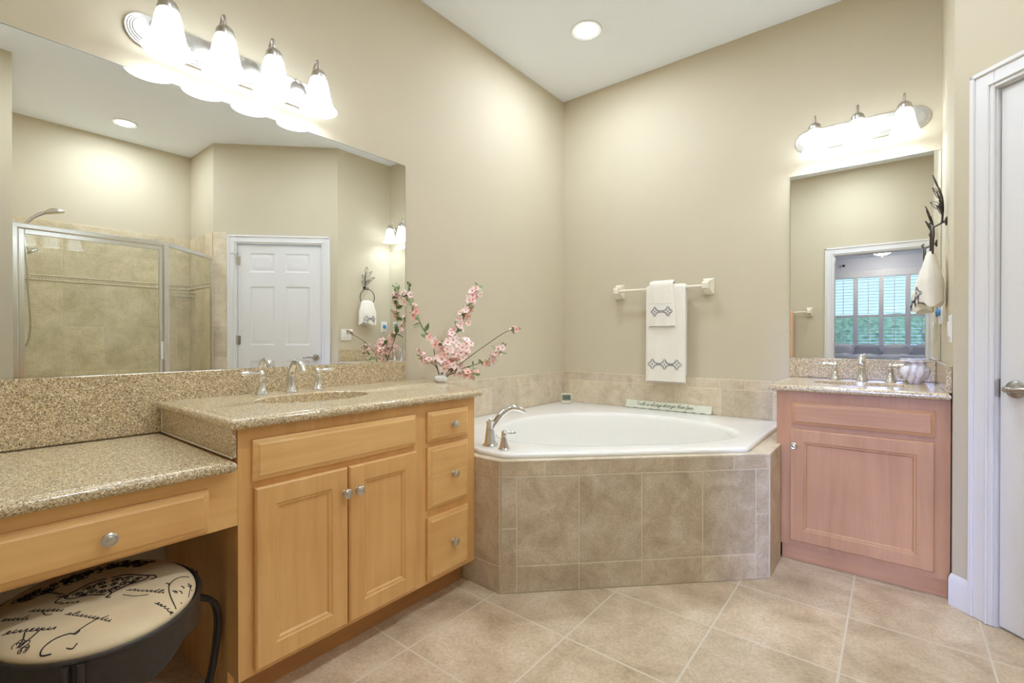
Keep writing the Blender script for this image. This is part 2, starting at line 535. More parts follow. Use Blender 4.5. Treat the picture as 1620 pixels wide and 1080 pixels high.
# diagonal wall with the door opening
FD = FR(W, -ND, 0, 1, -1)
LD = 1.194
d0, d1, dz = 0.160, 0.975, 2.052
mb = MB(FD)
mb.box((0.0, 0, -0.12), (d0 - 0.012, H, 0)).box((d1 + 0.012, 0, -0.12), (LD, H, 0)).box((d0 - 0.012, dz + 0.012, -0.12), (d1 + 0.012, H, 0))
struct(mb.build('wall_corner', 'wall'), 'diagonal beige wall around the white panel door', 'wall')
xd, yd = W + LD * R2, -ND - LD * R2
struct(MB().box((xd, yd, 0), (3.79, yd + 0.12, H)).build('wall_shower_side', 'wall'), 'beige end wall of the shower beside the diagonal wall', 'wall')
struct(MB().box((3.79, -3.53, 0), (3.91, yd + 0.12, H)).build('wall_shower_back', 'wall'), 'beige rear wall of the shower', 'wall')
struct(MB().box((2.56, YD, 0), (3.79, -2.93, H)).build('wall_shower_end', 'wall'), 'thick beige wall at the head end of the shower', 'wall')
E0, E1, EZ = 1.582, 2.392, 2.072      # entry opening
mb = MB().box((0, YD - 0.145, 0), (E0 - 0.012, YD, H)).box((E1 + 0.012, YD - 0.145, 0), (3.79, YD, H)).box((E0 - 0.012, YD - 0.145, EZ + 0.012), (E1 + 0.012, YD, H))
struct(mb.build('wall_entry', 'wall'), 'beige wall with the doorway to the bedroom', 'wall')

def casing(name, fr, a, b, z, w, jamb, label, back=None):
    """door casing of two legs and a head, with lining boards in the opening"""
    mb = MB(fr)
    prof = [(0.0, 0.012), (0.012, 0.018), (w * 0.55, 0.013), (w * 0.8, 0.011), (w, 0.006)]
    prof = [(0, 0)] + prof[:]
    def leg(x0, x1, y0, y1):
        mb.box((x0, y0, 0.0005), (x1, y1, 0.012), r=0.003)
    leg(a - w, a - 0.004, 0.001, z + w); leg(b + 0.004, b + w, 0.001, z + w); leg(a - 0.004, b + 0.004, z + 0.004, z + w)
    # raised outer bead and inner bead
    for (x0, x1, y0, y1) in ((a - w, a - w + 0.018, 0.001, z + w), (b + w - 0.018, b + w, 0.001, z + w), (a - w, b + w, z + w - 0.018, z + w),
                             (a - 0.028, a - 0.018, 0.001, z + 0.028), (b + 0.018, b + 0.028, 0.001, z + 0.028), (a - 0.028, b + 0.028, z + 0.018, z + 0.028)):
        mb.box((x0, y0, 0.010), (x1, y1, 0.019), r=0.003)
    mb.box((a - 0.011, 0.001, -jamb), (a, z, 0.001)); mb.box((b, 0.001, -jamb), (b + 0.011, z, 0.001)); mb.box((a - 0.011, z, -jamb), (b + 0.011, z + 0.011, 0.001))
    return struct(mb.build(name, 'trim'), label, 'door trim')

casing('trim_1', FD, d0, d1, dz, 0.088, 0.118, 'white casing around the closed panel door')
casing('trim_2', FR(0, YD, 0, -1, 0), -E1, -E0, EZ, 0.092, 0.144, 'white casing around the doorway to the bedroom')
casing('trim_3', FR(0, YD - 0.145, 0, 1, 0), E0, E1, EZ, 0.092, 0.001, 'white casing on the bedroom side of the doorway')

def baseboard(name, fr, a, b, label):
    mb = MB(fr)
    loops = []
    for x in (a, b):
        loops.append([(x, 0.001, 0.0005), (x, 0.001, 0.014), (x, 0.105, 0.014), (x, 0.118, 0.010), (x, 0.130, 0.0005)])
    mb.loft(loops, True, True)
    return struct(mb.build(name, 'trim'), label, 'baseboard')
baseboard('baseboard_corner', FD, -0.004, d0 - 0.089, 'short white baseboard left of the panel door casing')
baseboard('baseboard_left', FR(0, -3.36, 0, 0, 1), 0.0, 0.60, 'white baseboard under the make-up desk')
baseboard('baseboard_entry', FR(0, YD, 0, -1, 0), -1.48, -0.70, 'white baseboard along the entry wall')

# the closed six panel door
d = struct(empty('door_1', FD @ Vector(((d0 + d1) / 2, 0, 0))), 'white six panel door closed in the diagonal wall', 'door')
mb = MB(FD)
zb = -0.012
T = -0.047
DW = d1 - d0 - 0.006
xa, xb = d0 + 0.005, d1 - 0.005
stile, mid = 0.115, 0.105
cols = ((xa + stile, (xa + xb) / 2 - mid / 2), ((xa + xb) / 2 + mid / 2, xb - stile))
rows = ((0.24, 0.88), (1.04, 1.63), (1.775, 1.965))
mb.box((xa, 0.01, T), (xa + stile, dz - 0.007, zb)); mb.box((xb - stile, 0.01, T), (xb, dz - 0.007, zb))
mb.box((cols[0][1], 0.01, T), (cols[1][0], dz - 0.007, zb))
ys = [0.01] + [v for r_ in rows for v in r_] + [dz - 0.007]
for c0, c1 in cols:
    for i in range(0, len(ys), 2):
        mb.box((c0, ys[i], T), (c1, ys[i + 1], zb))
    for r0, r1 in rows:
        mb.rects(c0, r0, c1, r1, [(0, zb), (0.010, zb - 0.007), (0.018, zb - 0.007), (0.042, zb - 0.002), (0.050, zb - 0.002)], False, True)
        mb.box((c0, r0, T), (c1, r1, T + 0.004))
mb.build('door_leaf', 'trim', d)
def lever(fr, x, y, z, sgn, parent, name='door_handle'):
    mb = MB(fr @ Matrix.Translation((x, y, z)))
    mb.lathe([(0.030, 0.0), (0.033, 0.004), (0.032, 0.009), (0.024, 0.014), (0.012, 0.018), (0.012, 0.042)])
    pts = smooth_path([(0, 0, 0.04), (sgn * 0.02, 0, 0.046), (sgn * 0.06, 0.004, 0.044), (sgn * 0.10, 0.0, 0.040), (sgn * 0.118, -0.004, 0.037)], 5)
    mb.tube(pts, [0.011] * 4 + [0.009] * (len(pts) - 6) + [0.007, 0.005], 10)
    mb.sphere((0, 0, 0.046), 0.012, 10)
    return mb.build(name, 'pewter', parent)
lever(FD, d0 + 0.058, 0.915, zb, 1, d)
for zz in (0.25, 1.09, 1.885):
    mb = MB(FD)
    mb.tube([(d1 + 0.004, zz - 0.045, 0.004), (d1 + 0.004, zz + 0.045, 0.004)], 0.007, 10)
    mb.sphere((d1 + 0.004, zz + 0.05, 0.004), 0.007, 8)
    mb.box((d1 - 0.03, zz - 0.045, zb), (d1 + 0.0, zz + 0.045, zb + 0.002))
    mb.build('hinge', 'nickel', d)
mb = MB(FD)
for sx in (-1, 1):
    mb.tube(smooth_path([(d1 + 0.004, 1.93, 0.012), (d1 + 0.004 + sx * 0.012, 1.95, 0.016), (d1 + 0.004 + sx * 0.028, 1.955, 0.03), (d1 + 0.004 + sx * 0.034, 1.945, 0.045)], 4), 0.0035, 8)
mb.tube([(d1 + 0.004, 1.86, 0.012), (d1 + 0.004, 1.94, 0.012)], 0.005, 8)
mb.build('hinge_hook', 'nickel', d)
mb = MB(FD)
mb.box((d0 - 0.0005, 0.88, -0.03), (d0 + 0.0012, 0.95, 0.0012)); mb.box((d0 - 0.016, 0.885, 0.0005), (d0 - 0.0, 0.945, 0.0025))
mb.build('strike_plate', 'nickel', d)

# ------------------------------------------------------------------ wall tiles
def tiles(name, fr, rects, t, mats, grout_rect, parent=None, gap=0.0022, bev=0.0015):
    mb = MB(fr)
    u0, v0, u1, v1 = grout_rect
    mb.box((u0, v0, 0.0006), (u1, v1, t - 0.0016), 1)
    for (a, b, c, e) in rects:
        mb.rects(a + gap, b + gap, c - gap, e - gap, [(0, t - 0.003), (0, t - bev), (bev, t)], False, True, 0, random.random())
    return mb.build(name, mats, parent, flat=True)

def grid(us, vs):
    return [(us[i], vs[j], us[i + 1], vs[j + 1]) for i in range(len(us) - 1) for j in range(len(vs) - 1)]

def cuts(a, b, first, pitch):
    out = [a]; x = first
    while x < b - 0.01:
        if x > a + 0.01: out.append(x)
        x += pitch
    return out + [b]

TZ = 0.592
o = tiles('trim_4', FR(0, -1.64, 0, 0, 1), grid(cuts(0.0, 1.628, 1.64 - 0.294 - 0.308 * 4, 0.308), (TZ, 0.774)) + grid(cuts(0.0, 1.628, 1.64 - 0.745 - 0.154 * 5, 0.154), (0.774, 0.838)), 0.009, ['wall_tile', 'grout'], (0.0, TZ, 1.631, 0.838))
struct(o, 'beige tile band on the wall between vanity and tub corner', 'wall tile')
o = tiles('trim_5', FR(0, 0, 0, 1, 0), grid(cuts(0.010, 1.662, 0.312, 0.308), (TZ, 0.774)) + grid(cuts(0.010, 1.662, 0.155, 0.1535), (0.774, 0.838)), 0.009, ['wall_tile', 'grout'], (0.0095, TZ, 1.662, 0.838))
struct(o, 'beige tile band on the wall under the hanging towels', 'wall tile')

# shower tile
SZ = 2.165
vs_ = (0.0, 0.385, 0.802, 1.218, 1.620)
us_ = cuts(0.0, 1.434, 0.175, 0.29)
def shower_panel(name, fr, u0, u1, first, label):
    us = cuts(u0, u1, first, 0.29)
    rc = grid(us, vs_) + grid(us, (1.675, 1.92, SZ))
    mb = MB(fr)
    t = 0.010
    mb.box((u0, 0.001, 0.0006), (u1, SZ, t - 0.0016), 1)
    for (a, b, c, e) in rc:
        mb.rects(a + .002, b + .002, c - .002, e - .002, [(0, t - .003), (0, t - .0015), (.0015, t)], False, True, 0, random.random())
    mb.box((u0, 1.622, 0.0), (u1, 1.634, t + 0.006), 2, 0.003); mb.box((u0, 1.661, 0.0), (u1, 1.673, t + 0.006), 2, 0.003)
    x = u0 + 0.005
    while x < u1 - 0.02:       # little relief beads of the listello
        mb.box((x, 1.638, t - 0.004), (x + 0.016, 1.657, t + 0.003), 2, 0.003); x += 0.022
    return struct(mb.build(name, ['shower_tile', 'grout_dark', 'wall_tile'], flat=True), label, 'shower tile')
shower_panel('trim_6', FR(3.79, yd, 0, 0, -1), 0.011, 1.425, 0.145, 'large tiles with relief border on the shower rear wall')
shower_panel('trim_7', FR(xd + 0.008, yd, 0, 1, 0), 0.0, 3.79 - xd - 0.009, 0.19, 'large tiles with relief border on the shower end wall')
shower_panel('trim_8', FR(3.779, -2.93, 0, -1, 0), 0.0, 1.08, 0.25, 'large tiles on the shower head wall')
o = tiles('trim_9', FD, [(1.064, a, 1.193, b) for a, b in zip((0.0, 0.30, 0.61, 0.92, 1.23, 1.54, 1.85), (0.30, 0.61, 0.92, 1.23, 1.54, 1.85, SZ))], 0.010, ['wall_tile', 'grout'], (1.064, 0.001, 1.193, SZ))
struct(o, 'narrow column of beige tiles beside the panel door', 'wall tile')

# ------------------------------------------------------------------ bedroom seen through the doorway
BH, BY = 2.78, -8.9
yb = YD - 0.145
struct(MB().box((-0.6, BY - 0.12, -0.1), (4.6, -3.6, -0.002)).build('floor_bedroom', 'carpet'), 'grey beige carpet of the bedroom beyond the doorway', 'floor')
struct(MB().box((-0.6, BY - 0.12, BH), (4.6, yb - 0.001, BH + 0.1)).build('ceiling_bedroom', 'ceiling'), 'white bedroom ceiling beyond the doorway', 'ceiling')
struct(MB().box((-0.7, BY - 0.12, -0.002), (-0.6, yb, BH)).build('wall_bedroom_side', 'bed_wall'), 'grey bedroom wall on the mirror side', 'wall')
struct(MB().box((4.5, BY - 0.12, -0.002), (4.6, yb, BH)).build('wall_bedroom_far', 'bed_wall'), 'grey bedroom wall on the shower side', 'wall')
mb = MB().box((-0.6, yb - 0.002, 0), (E0 - 0.1, yb - 0.0005, BH)).box((E1 + 0.1, yb - 0.002, 0), (4.5, yb - 0.0005, BH)).box((E0 - 0.1, yb - 0.002, EZ + 0.1), (E1 + 0.1, yb - 0.0005, BH))
struct(mb.build('wall_bedroom_door', 'bed_wall'), 'grey bedroom side of the doorway wall', 'wall')
WX = (1.12, 3.25); WZ = (0.96, 2.40)
mb = MB().box((-0.6, BY - 0.12, 0), (WX[0], BY, BH)).box((WX[1], BY - 0.12, 0), (4.5, BY, BH)).box((WX[0], BY - 0.12, WZ[1]), (WX[1], BY, BH)).box((WX[0], BY - 0.12, 0), (WX[1], BY, WZ[0]))
struct(mb.build('wall_bedroom_window', 'bed_wall'), 'grey bedroom wall around the shuttered window', 'wall')
win = struct(empty('window_1', ((WX[0] + WX[1]) / 2, BY, WZ[0])), 'wide white bedroom window with plantation shutters', 'window')
FW = FR(0, BY, 0, -1, 0)          # faces the room; u = -x
mb = MB(FW)
bays = [(1.125, 1.46), (1.545, 1.885), (1.966, 2.301), (2.388, 2.73), (2.815, 3.155)]
for a, b in ((WX[0] - 0.08, WX[0] + 0.005), (WX[1] - 0.1, WX[1] + 0.08)):
    mb.box((-b, WZ[0] - 0.12, -0.10), (-a, WZ[1] + 0.10, 0.02), r=0.004)
for k in range(len(bays) - 1):
    mb.box((-bays[k + 1][0] + 0.002, WZ[0], -0.10), (-bays[k][1] - 0.002, WZ[1], 0.008), r=0.003)
mb.box((-WX[1] - 0.07, WZ[1] - 0.03, -0.10), (-WX[0] + 0.07, WZ[1] + 0.10, 0.019), r=0.004)
mb.box((-WX[1] - 0.1, WZ[0] - 0.12, -0.10), (-WX[0] + 0.1, WZ[0] + 0.03, 0.03), r=0.004)
mb.box((-WX[1], 1.55, -0.10), (-WX[0], 1.60, 0.006), r=0.003)
mb.build('window_frame', 'trim', win)
for a, b in bays:
    mb = MB(FW)
    mb.box((-b + 0.001, WZ[0] + 0.03, -0.088), (-a - 0.001, WZ[1] - 0.03, -0.084))
    mb.build('pane', 'pane', win)
    for lo, hi in ((WZ[0] + 0.032, 1.549), (1.601, WZ[1] - 0.032)):
        mb = MB(FW)
        n = int((hi - lo) / 0.062)
        for i in range(n):
            z = lo + (i + 0.5) * (hi - lo) / n
            mb.loft([[(u, z - 0.003, -0.066), (u, z + 0.002, -0.066), (u, z + 0.005, -0.04), (u, z + 0.004, -0.012), (u, z - 0.001, -0.012), (u, z - 0.001, -0.04)] for u in (-b + 0.004, -a - 0.004)], True, True)
        c = -(a + b) / 2
        mb.box((c - 0.006, lo + 0.01, -0.008), (c + 0.006, hi - 0.01, -0.001))
        mb.build('shutter', 'trim', win)
# dome light, curtain brackets, bed
t = thing('dome_light', (1.95, -8.05, BH), 'glowing round ceiling dome light in the bedroom', 'ceiling light')
MB().lathe([(0.075, -0.001), (0.08, -0.012), (0.06, -0.02)], c=(1.95, -8.05, BH)).build('ceiling_plate', 'nickel', t)
MB().lathe([(0.165, -0.022), (0.165, -0.03), (0.14, -0.06), (0.09, -0.085), (0.03, -0.098)], c=(1.95, -8.05, BH)).build('glass_bowl', 'dome', t)
mb = MB().lathe([(0.012, -0.097), (0.014, -0.108), (0.006, -0.120), (0.009, -0.128), (0.002, -0.136)], c=(1.95, -8.05, BH)); mb.build('finial', 'nickel', t)
for x, lab in ((1.30, 'small dark curtain bracket on bedroom wall near the doorway casing hinge side'), (2.60, 'small dark curtain bracket on bedroom wall reflected beside the towel ring')):
    mb = MB()
    mb.lathe([(0.022, 0), (0.022, 0.006), (0.008, 0.01), (0.008, 0.06)], 12)
    m2 = Matrix.Translation((x, BY + 0.0005, 2.64)) @ Matrix.Rotation(-PI / 2, 4, 'X')
    mb.v = [m2 @ p for p in mb.v]
    mb.sphere((x, BY + 0.068, 2.64), 0.024, 10)
    tag(mb.build('curtain_bracket', 'iron', origin=(x, BY, 2.64)), lab, 'curtain bracket')
bx0, bx1, by0, by1 = 1.0, 3.0, -8.55, -6.6
bed = thing('bed', (2.0, -7.6, 0), 'white bed with ruffled pillows below the bedroom window', 'bed')
MB().box((bx0, by0, 0.0), (bx1, by1, 0.36), r=0.02).build('bed_base', 'bed_grey', bed)
MB().box((bx0 - 0.02, by0, 0.361), (bx1 + 0.02, by1 + 0.02, 0.70), r=0.06).build('mattress', 'bedding', bed)
mb = MB()
NX, NY = 40, 24
vs2 = []; fs2 = []
for j in range(NY + 1):
    for i in range(NX + 1):
        u, v = i / NX, j / NY
        e = min(1, min(u, 1 - u, v, 1 - v) * 9)
        vs2.append((bx0 - 0.03 + u * (bx1 - bx0 + 0.06), by0 + 0.5 + v * (by1 - by0 - 0.47), 0.705 + 0.09 * e ** 0.5 + e * 0.02 * (math.sin(u * 31 + v * 9) + math.sin(v * 27 - u * 12))))
for j in range(NY):
    for i in range(NX):
        a = j * (NX + 1) + i
        fs2.append((a, a + 1, a + NX + 2, a + NX + 1))
mb.add(vs2, fs2); mb.build('duvet', 'bedding', bed)
for k, x in enumerate((1.28, 1.72, 2.16, 2.60)):
    p = MB()
    loops = []
    for i in range(9):
        a = -1 + 2 * i / 8
        rr = math.sqrt(max(0.02, 1 - a * a))
        loops.append([(x + 0.205 * (0.55 + 0.45 * rr) * math.copysign(abs(math.cos(q)) ** 0.6, math.cos(q)), -8.36 + a * 0.085 + 0.05 * math.sin(q), 0.86 + 0.15 * (0.5 + 0.5 * rr) * math.copysign(abs(math.sin(q)) ** 0.6, math.sin(q))) for q in [2 * PI * w / 20 for w in range(20)]])
    p.loft(loops, True, True)
    tag(p.build('pillow', 'bedding' if k % 2 == 0 else 'bed_grey', origin=(x, -8.36, 0.70)), ('white pillow at the head of the bed, nearest the doorway casing', 'grey pillow at the head of the bed, second in the row', 'white pillow at the head of the bed, third in the row', 'grey pillow at the head of the bed, last in the row')[k], 'pillow', 'pillows on the bed')
# outside
struct(MB().box((-14, -40, -0.6), (18, BY - 0.2, -0.5)).build('ground', 'lawn'), 'green lawn outside the bedroom window', 'ground')
for k, (x, y, h, w_, lab) in enumerate(((1.2, -15.0, 1.72, 1.7, 'leafy green bush outside the window, nearest behind the middle shutters'), (4.4, -16.5, 1.8, 1.8, 'leafy green bush outside the window, towards the shower side'),
                                        (-1.7, -17.5, 1.85, 1.9, 'leafy green bush outside the window, farthest to the tub side'), (2.7, -19.6, 2.05, 2.0, 'leafy green bush outside the window, far one rising between the others'))):
    bm = bmesh.new()
    bmesh.ops.create_icosphere(bm, subdivisions=4, radius=1.0)
    rnd = random.Random(k)
    lob = [(Vector((rnd.uniform(-1, 1), rnd.uniform(-1, 1), rnd.uniform(-1, 1))).normalized(), rnd.uniform(8, 18)) for _ in range(30)]
    mbb = MB()
    vs3 = []
    for v in bm.verts:
        d_ = v.co.normalized()
        f = 0.86 + sum(0.16 * math.exp(-kk * (1 - d_.dot(l))) for l, kk in lob) + 0.05 * rnd.random()
        vs3.append((x + d_.x * w_ * f, y + d_.y * 0.9 * f, -0.5 + (h + 0.5) * (0.5 + 0.5 * d_.z * min(f, 1.1))))
    mbb.add(vs3, [[v.index for v in f.verts] for f in bm.faces])
    bm.free()
    tag(mbb.build('shrub', 'foliage', origin=(x, y, -0.5), flat=True), lab, 'shrub', 'bushes outside the bedroom window')

# ------------------------------------------------------------------ mirrors
t = tag(MB().box((0.0012, YD + 0.006, 0.979), (0.0052, -1.634, 2.062)).build('wall_mirror', 'mirror', origin=(0.001, -2.5, 0.979), flat=True), 'long frameless mirror above the big granite vanity', 'mirror')
MB().box((0.0012, YD + 0.006, 2.0622), (0.0056, -1.6325, 2.0642)).box((0.0012, -1.6338, 0.979), (0.0056, -1.6325, 2.0622)).build('ground_edge', 'mirror_edge', t, flat=True)
t = tag(MB().box((1.634, -0.0052, 0.990), (2.3165, -0.0012, 2.085)).build('wall_mirror', 'mirror', origin=(1.97, -0.001, 0.99), flat=True), 'smaller frameless mirror above the corner vanity', 'mirror')
MB().box((1.6325, -0.0056, 0.990), (1.6338, -0.0012, 2.087)).box((1.6338, -0.0056, 2.0852), (2.3165, -0.0012, 2.087)).build('ground_edge', 'mirror_edge', t, flat=True)

# ------------------------------------------------------------------ cabinets
def raised_front(fr, x0, y0, x1, y1, t=0.02):
    mb = MB(fr)
    mb.rects(x0, y0, x1, y1, [(0, 0.0006), (0, t * 0.45), (0.006, t * 0.62), (0.009, t * 0.66), (0.017, t), (0.020, t)])
    return mb

def panel_door(fr, x0, y0, x1, y1, t=0.02, st=0.058):
    mb = MB(fr)
    mb.rects(x0, y0, x1, y1, [(0, 0.0006), (0, t - 0.005), (0.005, t), (st, t), (st + 0.005, t - 0.004), (st + 0.010, t - 0.004), (st + 0.016, t - 0.010), (st + 0.018, t - 0.010)])
    return mb

def knob(fr, x, y, z, parent):
    mb = MB(fr @ Matrix.Translation((x, y, z)))
    mb.lathe([(0.009, 0.0), (0.0065, 0.003), (0.0055, 0.012), (0.0125, 0.017), (0.0165, 0.020), (0.0165, 0.0235), (0.0125, 0.026), (0.010, 0.0255), (0.007, 0.0275), (0.001, 0.028)], 20)
    return mb.build('knob', 'nickel', parent)

FX = 0.656
FA = FR(FX, 0, 0, 0, 1)
cab = thing('vanity_cabinet', (0.33, -2.2, 0), 'long maple vanity cabinet with two doors and three drawers', 'cabinet')
mb = MB()
mb.box((FX - 0.02, -2.757, 0.108), (FX, -1.767, 0.842))
mb.box((0.0205, -2.757, 0.108), (FX - 0.0205, -2.739, 0.842))
mb.prism([(FX - 0.0205, -1.785), (FX - 0.0205, -1.767), (0.0205, -1.512), (0.0205, -1.530)], 0.108, 0.842)
mb.prism([(0.0205, -2.738), (FX - 0.0205, -2.738), (FX - 0.0205, -1.786), (0.0205, -1.531)], 0.108, 0.126)
mb.box((0.02, -2.757, 0.001), (0.578, -2.739, 0.108))
mb.build('body', 'wood_z', cab)
MB().box((0.562, -2.738, 0.001), (0.578, -1.770, 0.108)).build('toe_kick', 'wood_dark', cab)
raised_front(FA, -2.720, 0.683, -2.112, 0.806).build('false_drawer_front', 'wood_y', cab)
dr = panel_door(FA, -2.716, 0.126, -2.4135, 0.663).build('door', 'wood_z', cab); knob(FA, -2.4275, 0.580, 0.0202, dr)
dr = panel_door(FA, -2.4085, 0.126, -2.112, 0.663).build('door', 'wood_z', cab); knob(FA, -2.379, 0.580, 0.0202, dr)
for z0, z1 in ((0.682, 0.806), (0.410, 0.662), (0.122, 0.376)):
    dr = raised_front(FA, -2.050, z0, -1.818, z1).build('drawer', 'wood_y', cab); knob(FA, -1.918, (z0 + z1) / 2, 0.0202, dr)

def countertop(name, poly, z0, z1, hole, label, groove=True, cat='countertop', depth=0.13):
    """bullnose slab, optionally with an oval integral basin; hole = (cx, cy, rx, ry)"""
    zc, r = (z0 + z1) / 2, (z1 - z0) / 2
    c = hole[:2] if hole else (sum(p[0] for p in poly) / len(poly), sum(p[1] for p in poly) / len(poly))
    ang = radial_angles(c, poly, 120)
    steps = [(0.03, z0)]
    for i in range(9):
        a = -PI / 2 + PI * i / 8
        steps.append((r * 0.9 * (1 - math.cos(a)), zc + r * math.sin(a)))
    if groove:
        steps += [(0.026, z1), (0.0275, z1 - 0.002), (0.0295, z1 - 0.002), (0.031, z1)]
    loops = []
    for ins, z in steps:
        pl = offset_poly(poly, ins)
        loops.append([(c[0] + math.cos(a) * ray_poly(c, a, pl), c[1] + math.sin(a) * ray_poly(c, a, pl), z) for a in ang])
    def ell(k, z):
        rx, ry = hole[2] * k, hole[3] * k
        out = []
        for a in ang:
            q = 1 / math.sqrt((math.cos(a) / rx) ** 2 + (math.sin(a) / ry) ** 2)
            out.append((c[0] + math.cos(a) * q, c[1] + math.sin(a) * q, z))
        return out
    th = thing(name, (c[0], c[1], z0), label, cat)
    mb = MB()
    if hole:
        loops += [ell(1.02, z1), ell(1.0, z1 - 0.003), ell(0.985, z0)]
        mb.loft(loops, False, False)
    else:
        mb.loft(loops, True, True)
    mb.build('slab', 'granite', th)
    if hole:
        b = MB()
        lp = [ell(1.0, z1 - 0.0035)]
        for i in range(1, 9):
            a = PI / 2 * i / 8
            lp.append(ell(max(0.10, math.cos(a) ** 0.7), z1 - 0.004 - depth * math.sin(a) ** 0.9))
        b.loft(lp, False, False)
        b.build('basin', 'granite', th)
        MB().lathe([(0.001, -depth + 0.003), (0.020, -depth + 0.003), (0.024, -depth - 0.001), (hole[3] * 0.13, -depth - 0.006)], c=(c[0], c[1], z1)).build('drain', 'chrome', th)
    return th

CZ0, CZ1 = 0.8435, 0.873
countertop('sink_countertop', [(0.0205, -2.787), (0.690, -2.787), (0.690, -1.745), (0.0205, -1.475)], CZ0, CZ1, (0.335, -2.345, 0.150, 0.222), 'raised granite countertop with oval basin on the long vanity')
countertop('desk_countertop', [(0.0205, YD + 0.004), (0.692, YD + 0.004), (0.692, -2.7712), (0.0205, -2.7712)], 0.727, 0.7575, None, 'lower granite top of the make-up desk beside the vanity')
tag(MB().box((0.001, YD + 0.004, 0.7585), (0.0195, -1.644, 0.978), r=0.002).build('backsplash', 'granite', origin=(0.01, -2.5, 0.7585)), 'tall granite backsplash strip below the long mirror', 'backsplash')
tag(MB().box((0.0205, -2.7695, 0.7585), (0.652, -2.7580, 0.842), r=0.0015).build('side_splash', 'granite', origin=(0.33, -2.763, 0.7585)), 'granite side piece between desk top and sink countertop', 'backsplash')
ss = bpy.data.objects['side_splash']
MB().tube([(0.0225, -2.7705, 0.7595), (0.651, -2.7705, 0.7595)], 0.0022, 6).tube([(0.0215, -2.7705, 0.7595), (0.0215, -2.7705, 0.841)], 0.0020, 6).build('caulk_bead', 'plastic', ss)
desk = thing('makeup_desk', (0.60, -3.07, 0), 'maple desk apron with one drawer beside the sink cabinet', 'desk')
MB().box((FX - 0.02, YD + 0.003, 0.565), (FX, -2.7575, 0.7265)).build('apron', 'wood_y', desk)
MB().box((0.02, YD + 0.003, 0.70), (FX - 0.0205, YD + 0.021, 0.7265)).build('support_rail', 'wood_x', desk)
MB().box((0.02, -2.7765, 0.70), (FX - 0.0205, -2.7575, 0.7265)).build('support_rail', 'wood_x', desk)
dr = raised_front(FA, -3.272, 0.573, -2.834, 0.690).build('drawer', 'wood_y', desk); knob(FA, -3.052, 0.631, 0.0202, dr)

# small vanity
FY = -0.612
FB = FR(0, FY, 0, 1, 0)
cab = thing('vanity_cabinet', (1.99, -0.31, 0), 'small single door maple vanity in the corner by the tub', 'cabinet')
MB().box((1.6665, FY, 0.078), (2.316, FY + 0.02, 0.842)).box((1.6665, FY + 0.0205, 0.078), (1.6845, -0.002, 0.842)).box((2.298, FY + 0.0205, 0.078), (2.316, -0.002, 0.842)).box((1.685, FY + 0.0205, 0.078), (2.2975, -0.002, 0.096)).build('body', 'daylight_tint_z', cab)
MB().box((1.690, FY + 0.015, 0.001), (2.316, FY + 0.03, 0.078)).build('toe_kick', 'daylight_tint_x', cab)
raised_front(FB, 1.733, 0.682, 2.268, 0.792).build('false_drawer_front', 'daylight_tint_x', cab)
dr = panel_door(FB, 1.727, 0.106, 2.266, 0.658).build('door', 'daylight_tint_z', cab); knob(FB, 1.748, 0.578, 0.0202, dr)
countertop('sink_countertop', [(1.634, -0.646), (2.316, -0.646), (2.316, -0.0205), (1.634, -0.0205)], CZ0, CZ1, (1.995, -0.325, 0.205, 0.140), 'granite countertop with oval basin on the corner vanity')
tag(MB().box((1.634, -0.0195, 0.874), (2.299, -0.001, 0.988), r=0.002).build('backsplash', 'granite', origin=(1.97, -0.01, 0.874)), 'short granite backsplash under the smaller mirror', 'backsplash')
tag(MB().box((2.300, -0.63, 0.874), (2.3185, -0.001, 0.988), r=0.002).build('side_splash', 'granite', origin=(2.31, -0.3, 0.874)), 'granite side splash below the towel ring', 'backsplash')

# ------------------------------------------------------------------ faucets
def rotz(loc, a):
    return Matrix.Translation(loc) @ Matrix.Rotation(a, 4, 'Z')

def handle(parent, loc, a, s=1.0):
    mb = MB(rotz(loc, a) @ Matrix.Scale(s, 4))
    mb.lathe([(0.026, 0.0), (0.026, 0.004), (0.022, 0.010), (0.017, 0.022), (0.0135, 0.042), (0.012, 0.060), (0.014, 0.064), (0.014, 0.068), (0.010, 0.071), (0.010, 0.078), (0.0125, 0.083), (0.011, 0.090), (0.006, 0.096), (0.001, 0.098)], 24)
    pts = [(0.006, 0, 0.086), (0.024, 0, 0.087), (0.036, 0, 0.0875), (0.055, 0, 0.088), (0.074, 0, 0.088), (0.080, 0, 0.088)]
    mb.tube(pts, [0.006, 0.0055, 0.0075, 0.0095, 0.0085, 0.004], 12)
    return mb.build('handle', 'chrome', parent)

def sink_faucet(loc, a, spread, label, out=True):
    t = thing('faucet', loc, label, 'faucet')
    mb = MB(rotz(loc, a))
    mb.lathe([(0.030, 0.0), (0.030, 0.004), (0.026, 0.010), (0.0215, 0.022), (0.019, 0.040)], 24)
    pts = smooth_path([(0, 0, 0.030), (0.0, 0, 0.070), (0.008, 0, 0.100), (0.032, 0, 0.126), (0.064, 0, 0.130), (0.092, 0, 0.114), (0.104, 0, 0.092)], 5)
    n = len(pts)
    mb.tube(pts, [0.0185 - 0.0065 * min(1, i / (n * 0.6)) for i in range(n - 2)] + [0.0125, 0.0135], 16)
    mb.build('spout', 'chrome', t)
    for sy in (-1, 1):
        lp = rotz(loc, a) @ Vector((0.0, sy * spread, 0))
        handle(t, lp, a + sy * PI / 2)
    return t
sink_faucet((0.098, -2.325, CZ1 + 0.0005), 0.0, 0.122, 'chrome two handle faucet on the long vanity countertop')
sink_faucet((1.992, -0.095, CZ1 + 0.0005), -PI / 2, 0.122, 'chrome two handle faucet on the corner vanity countertop')

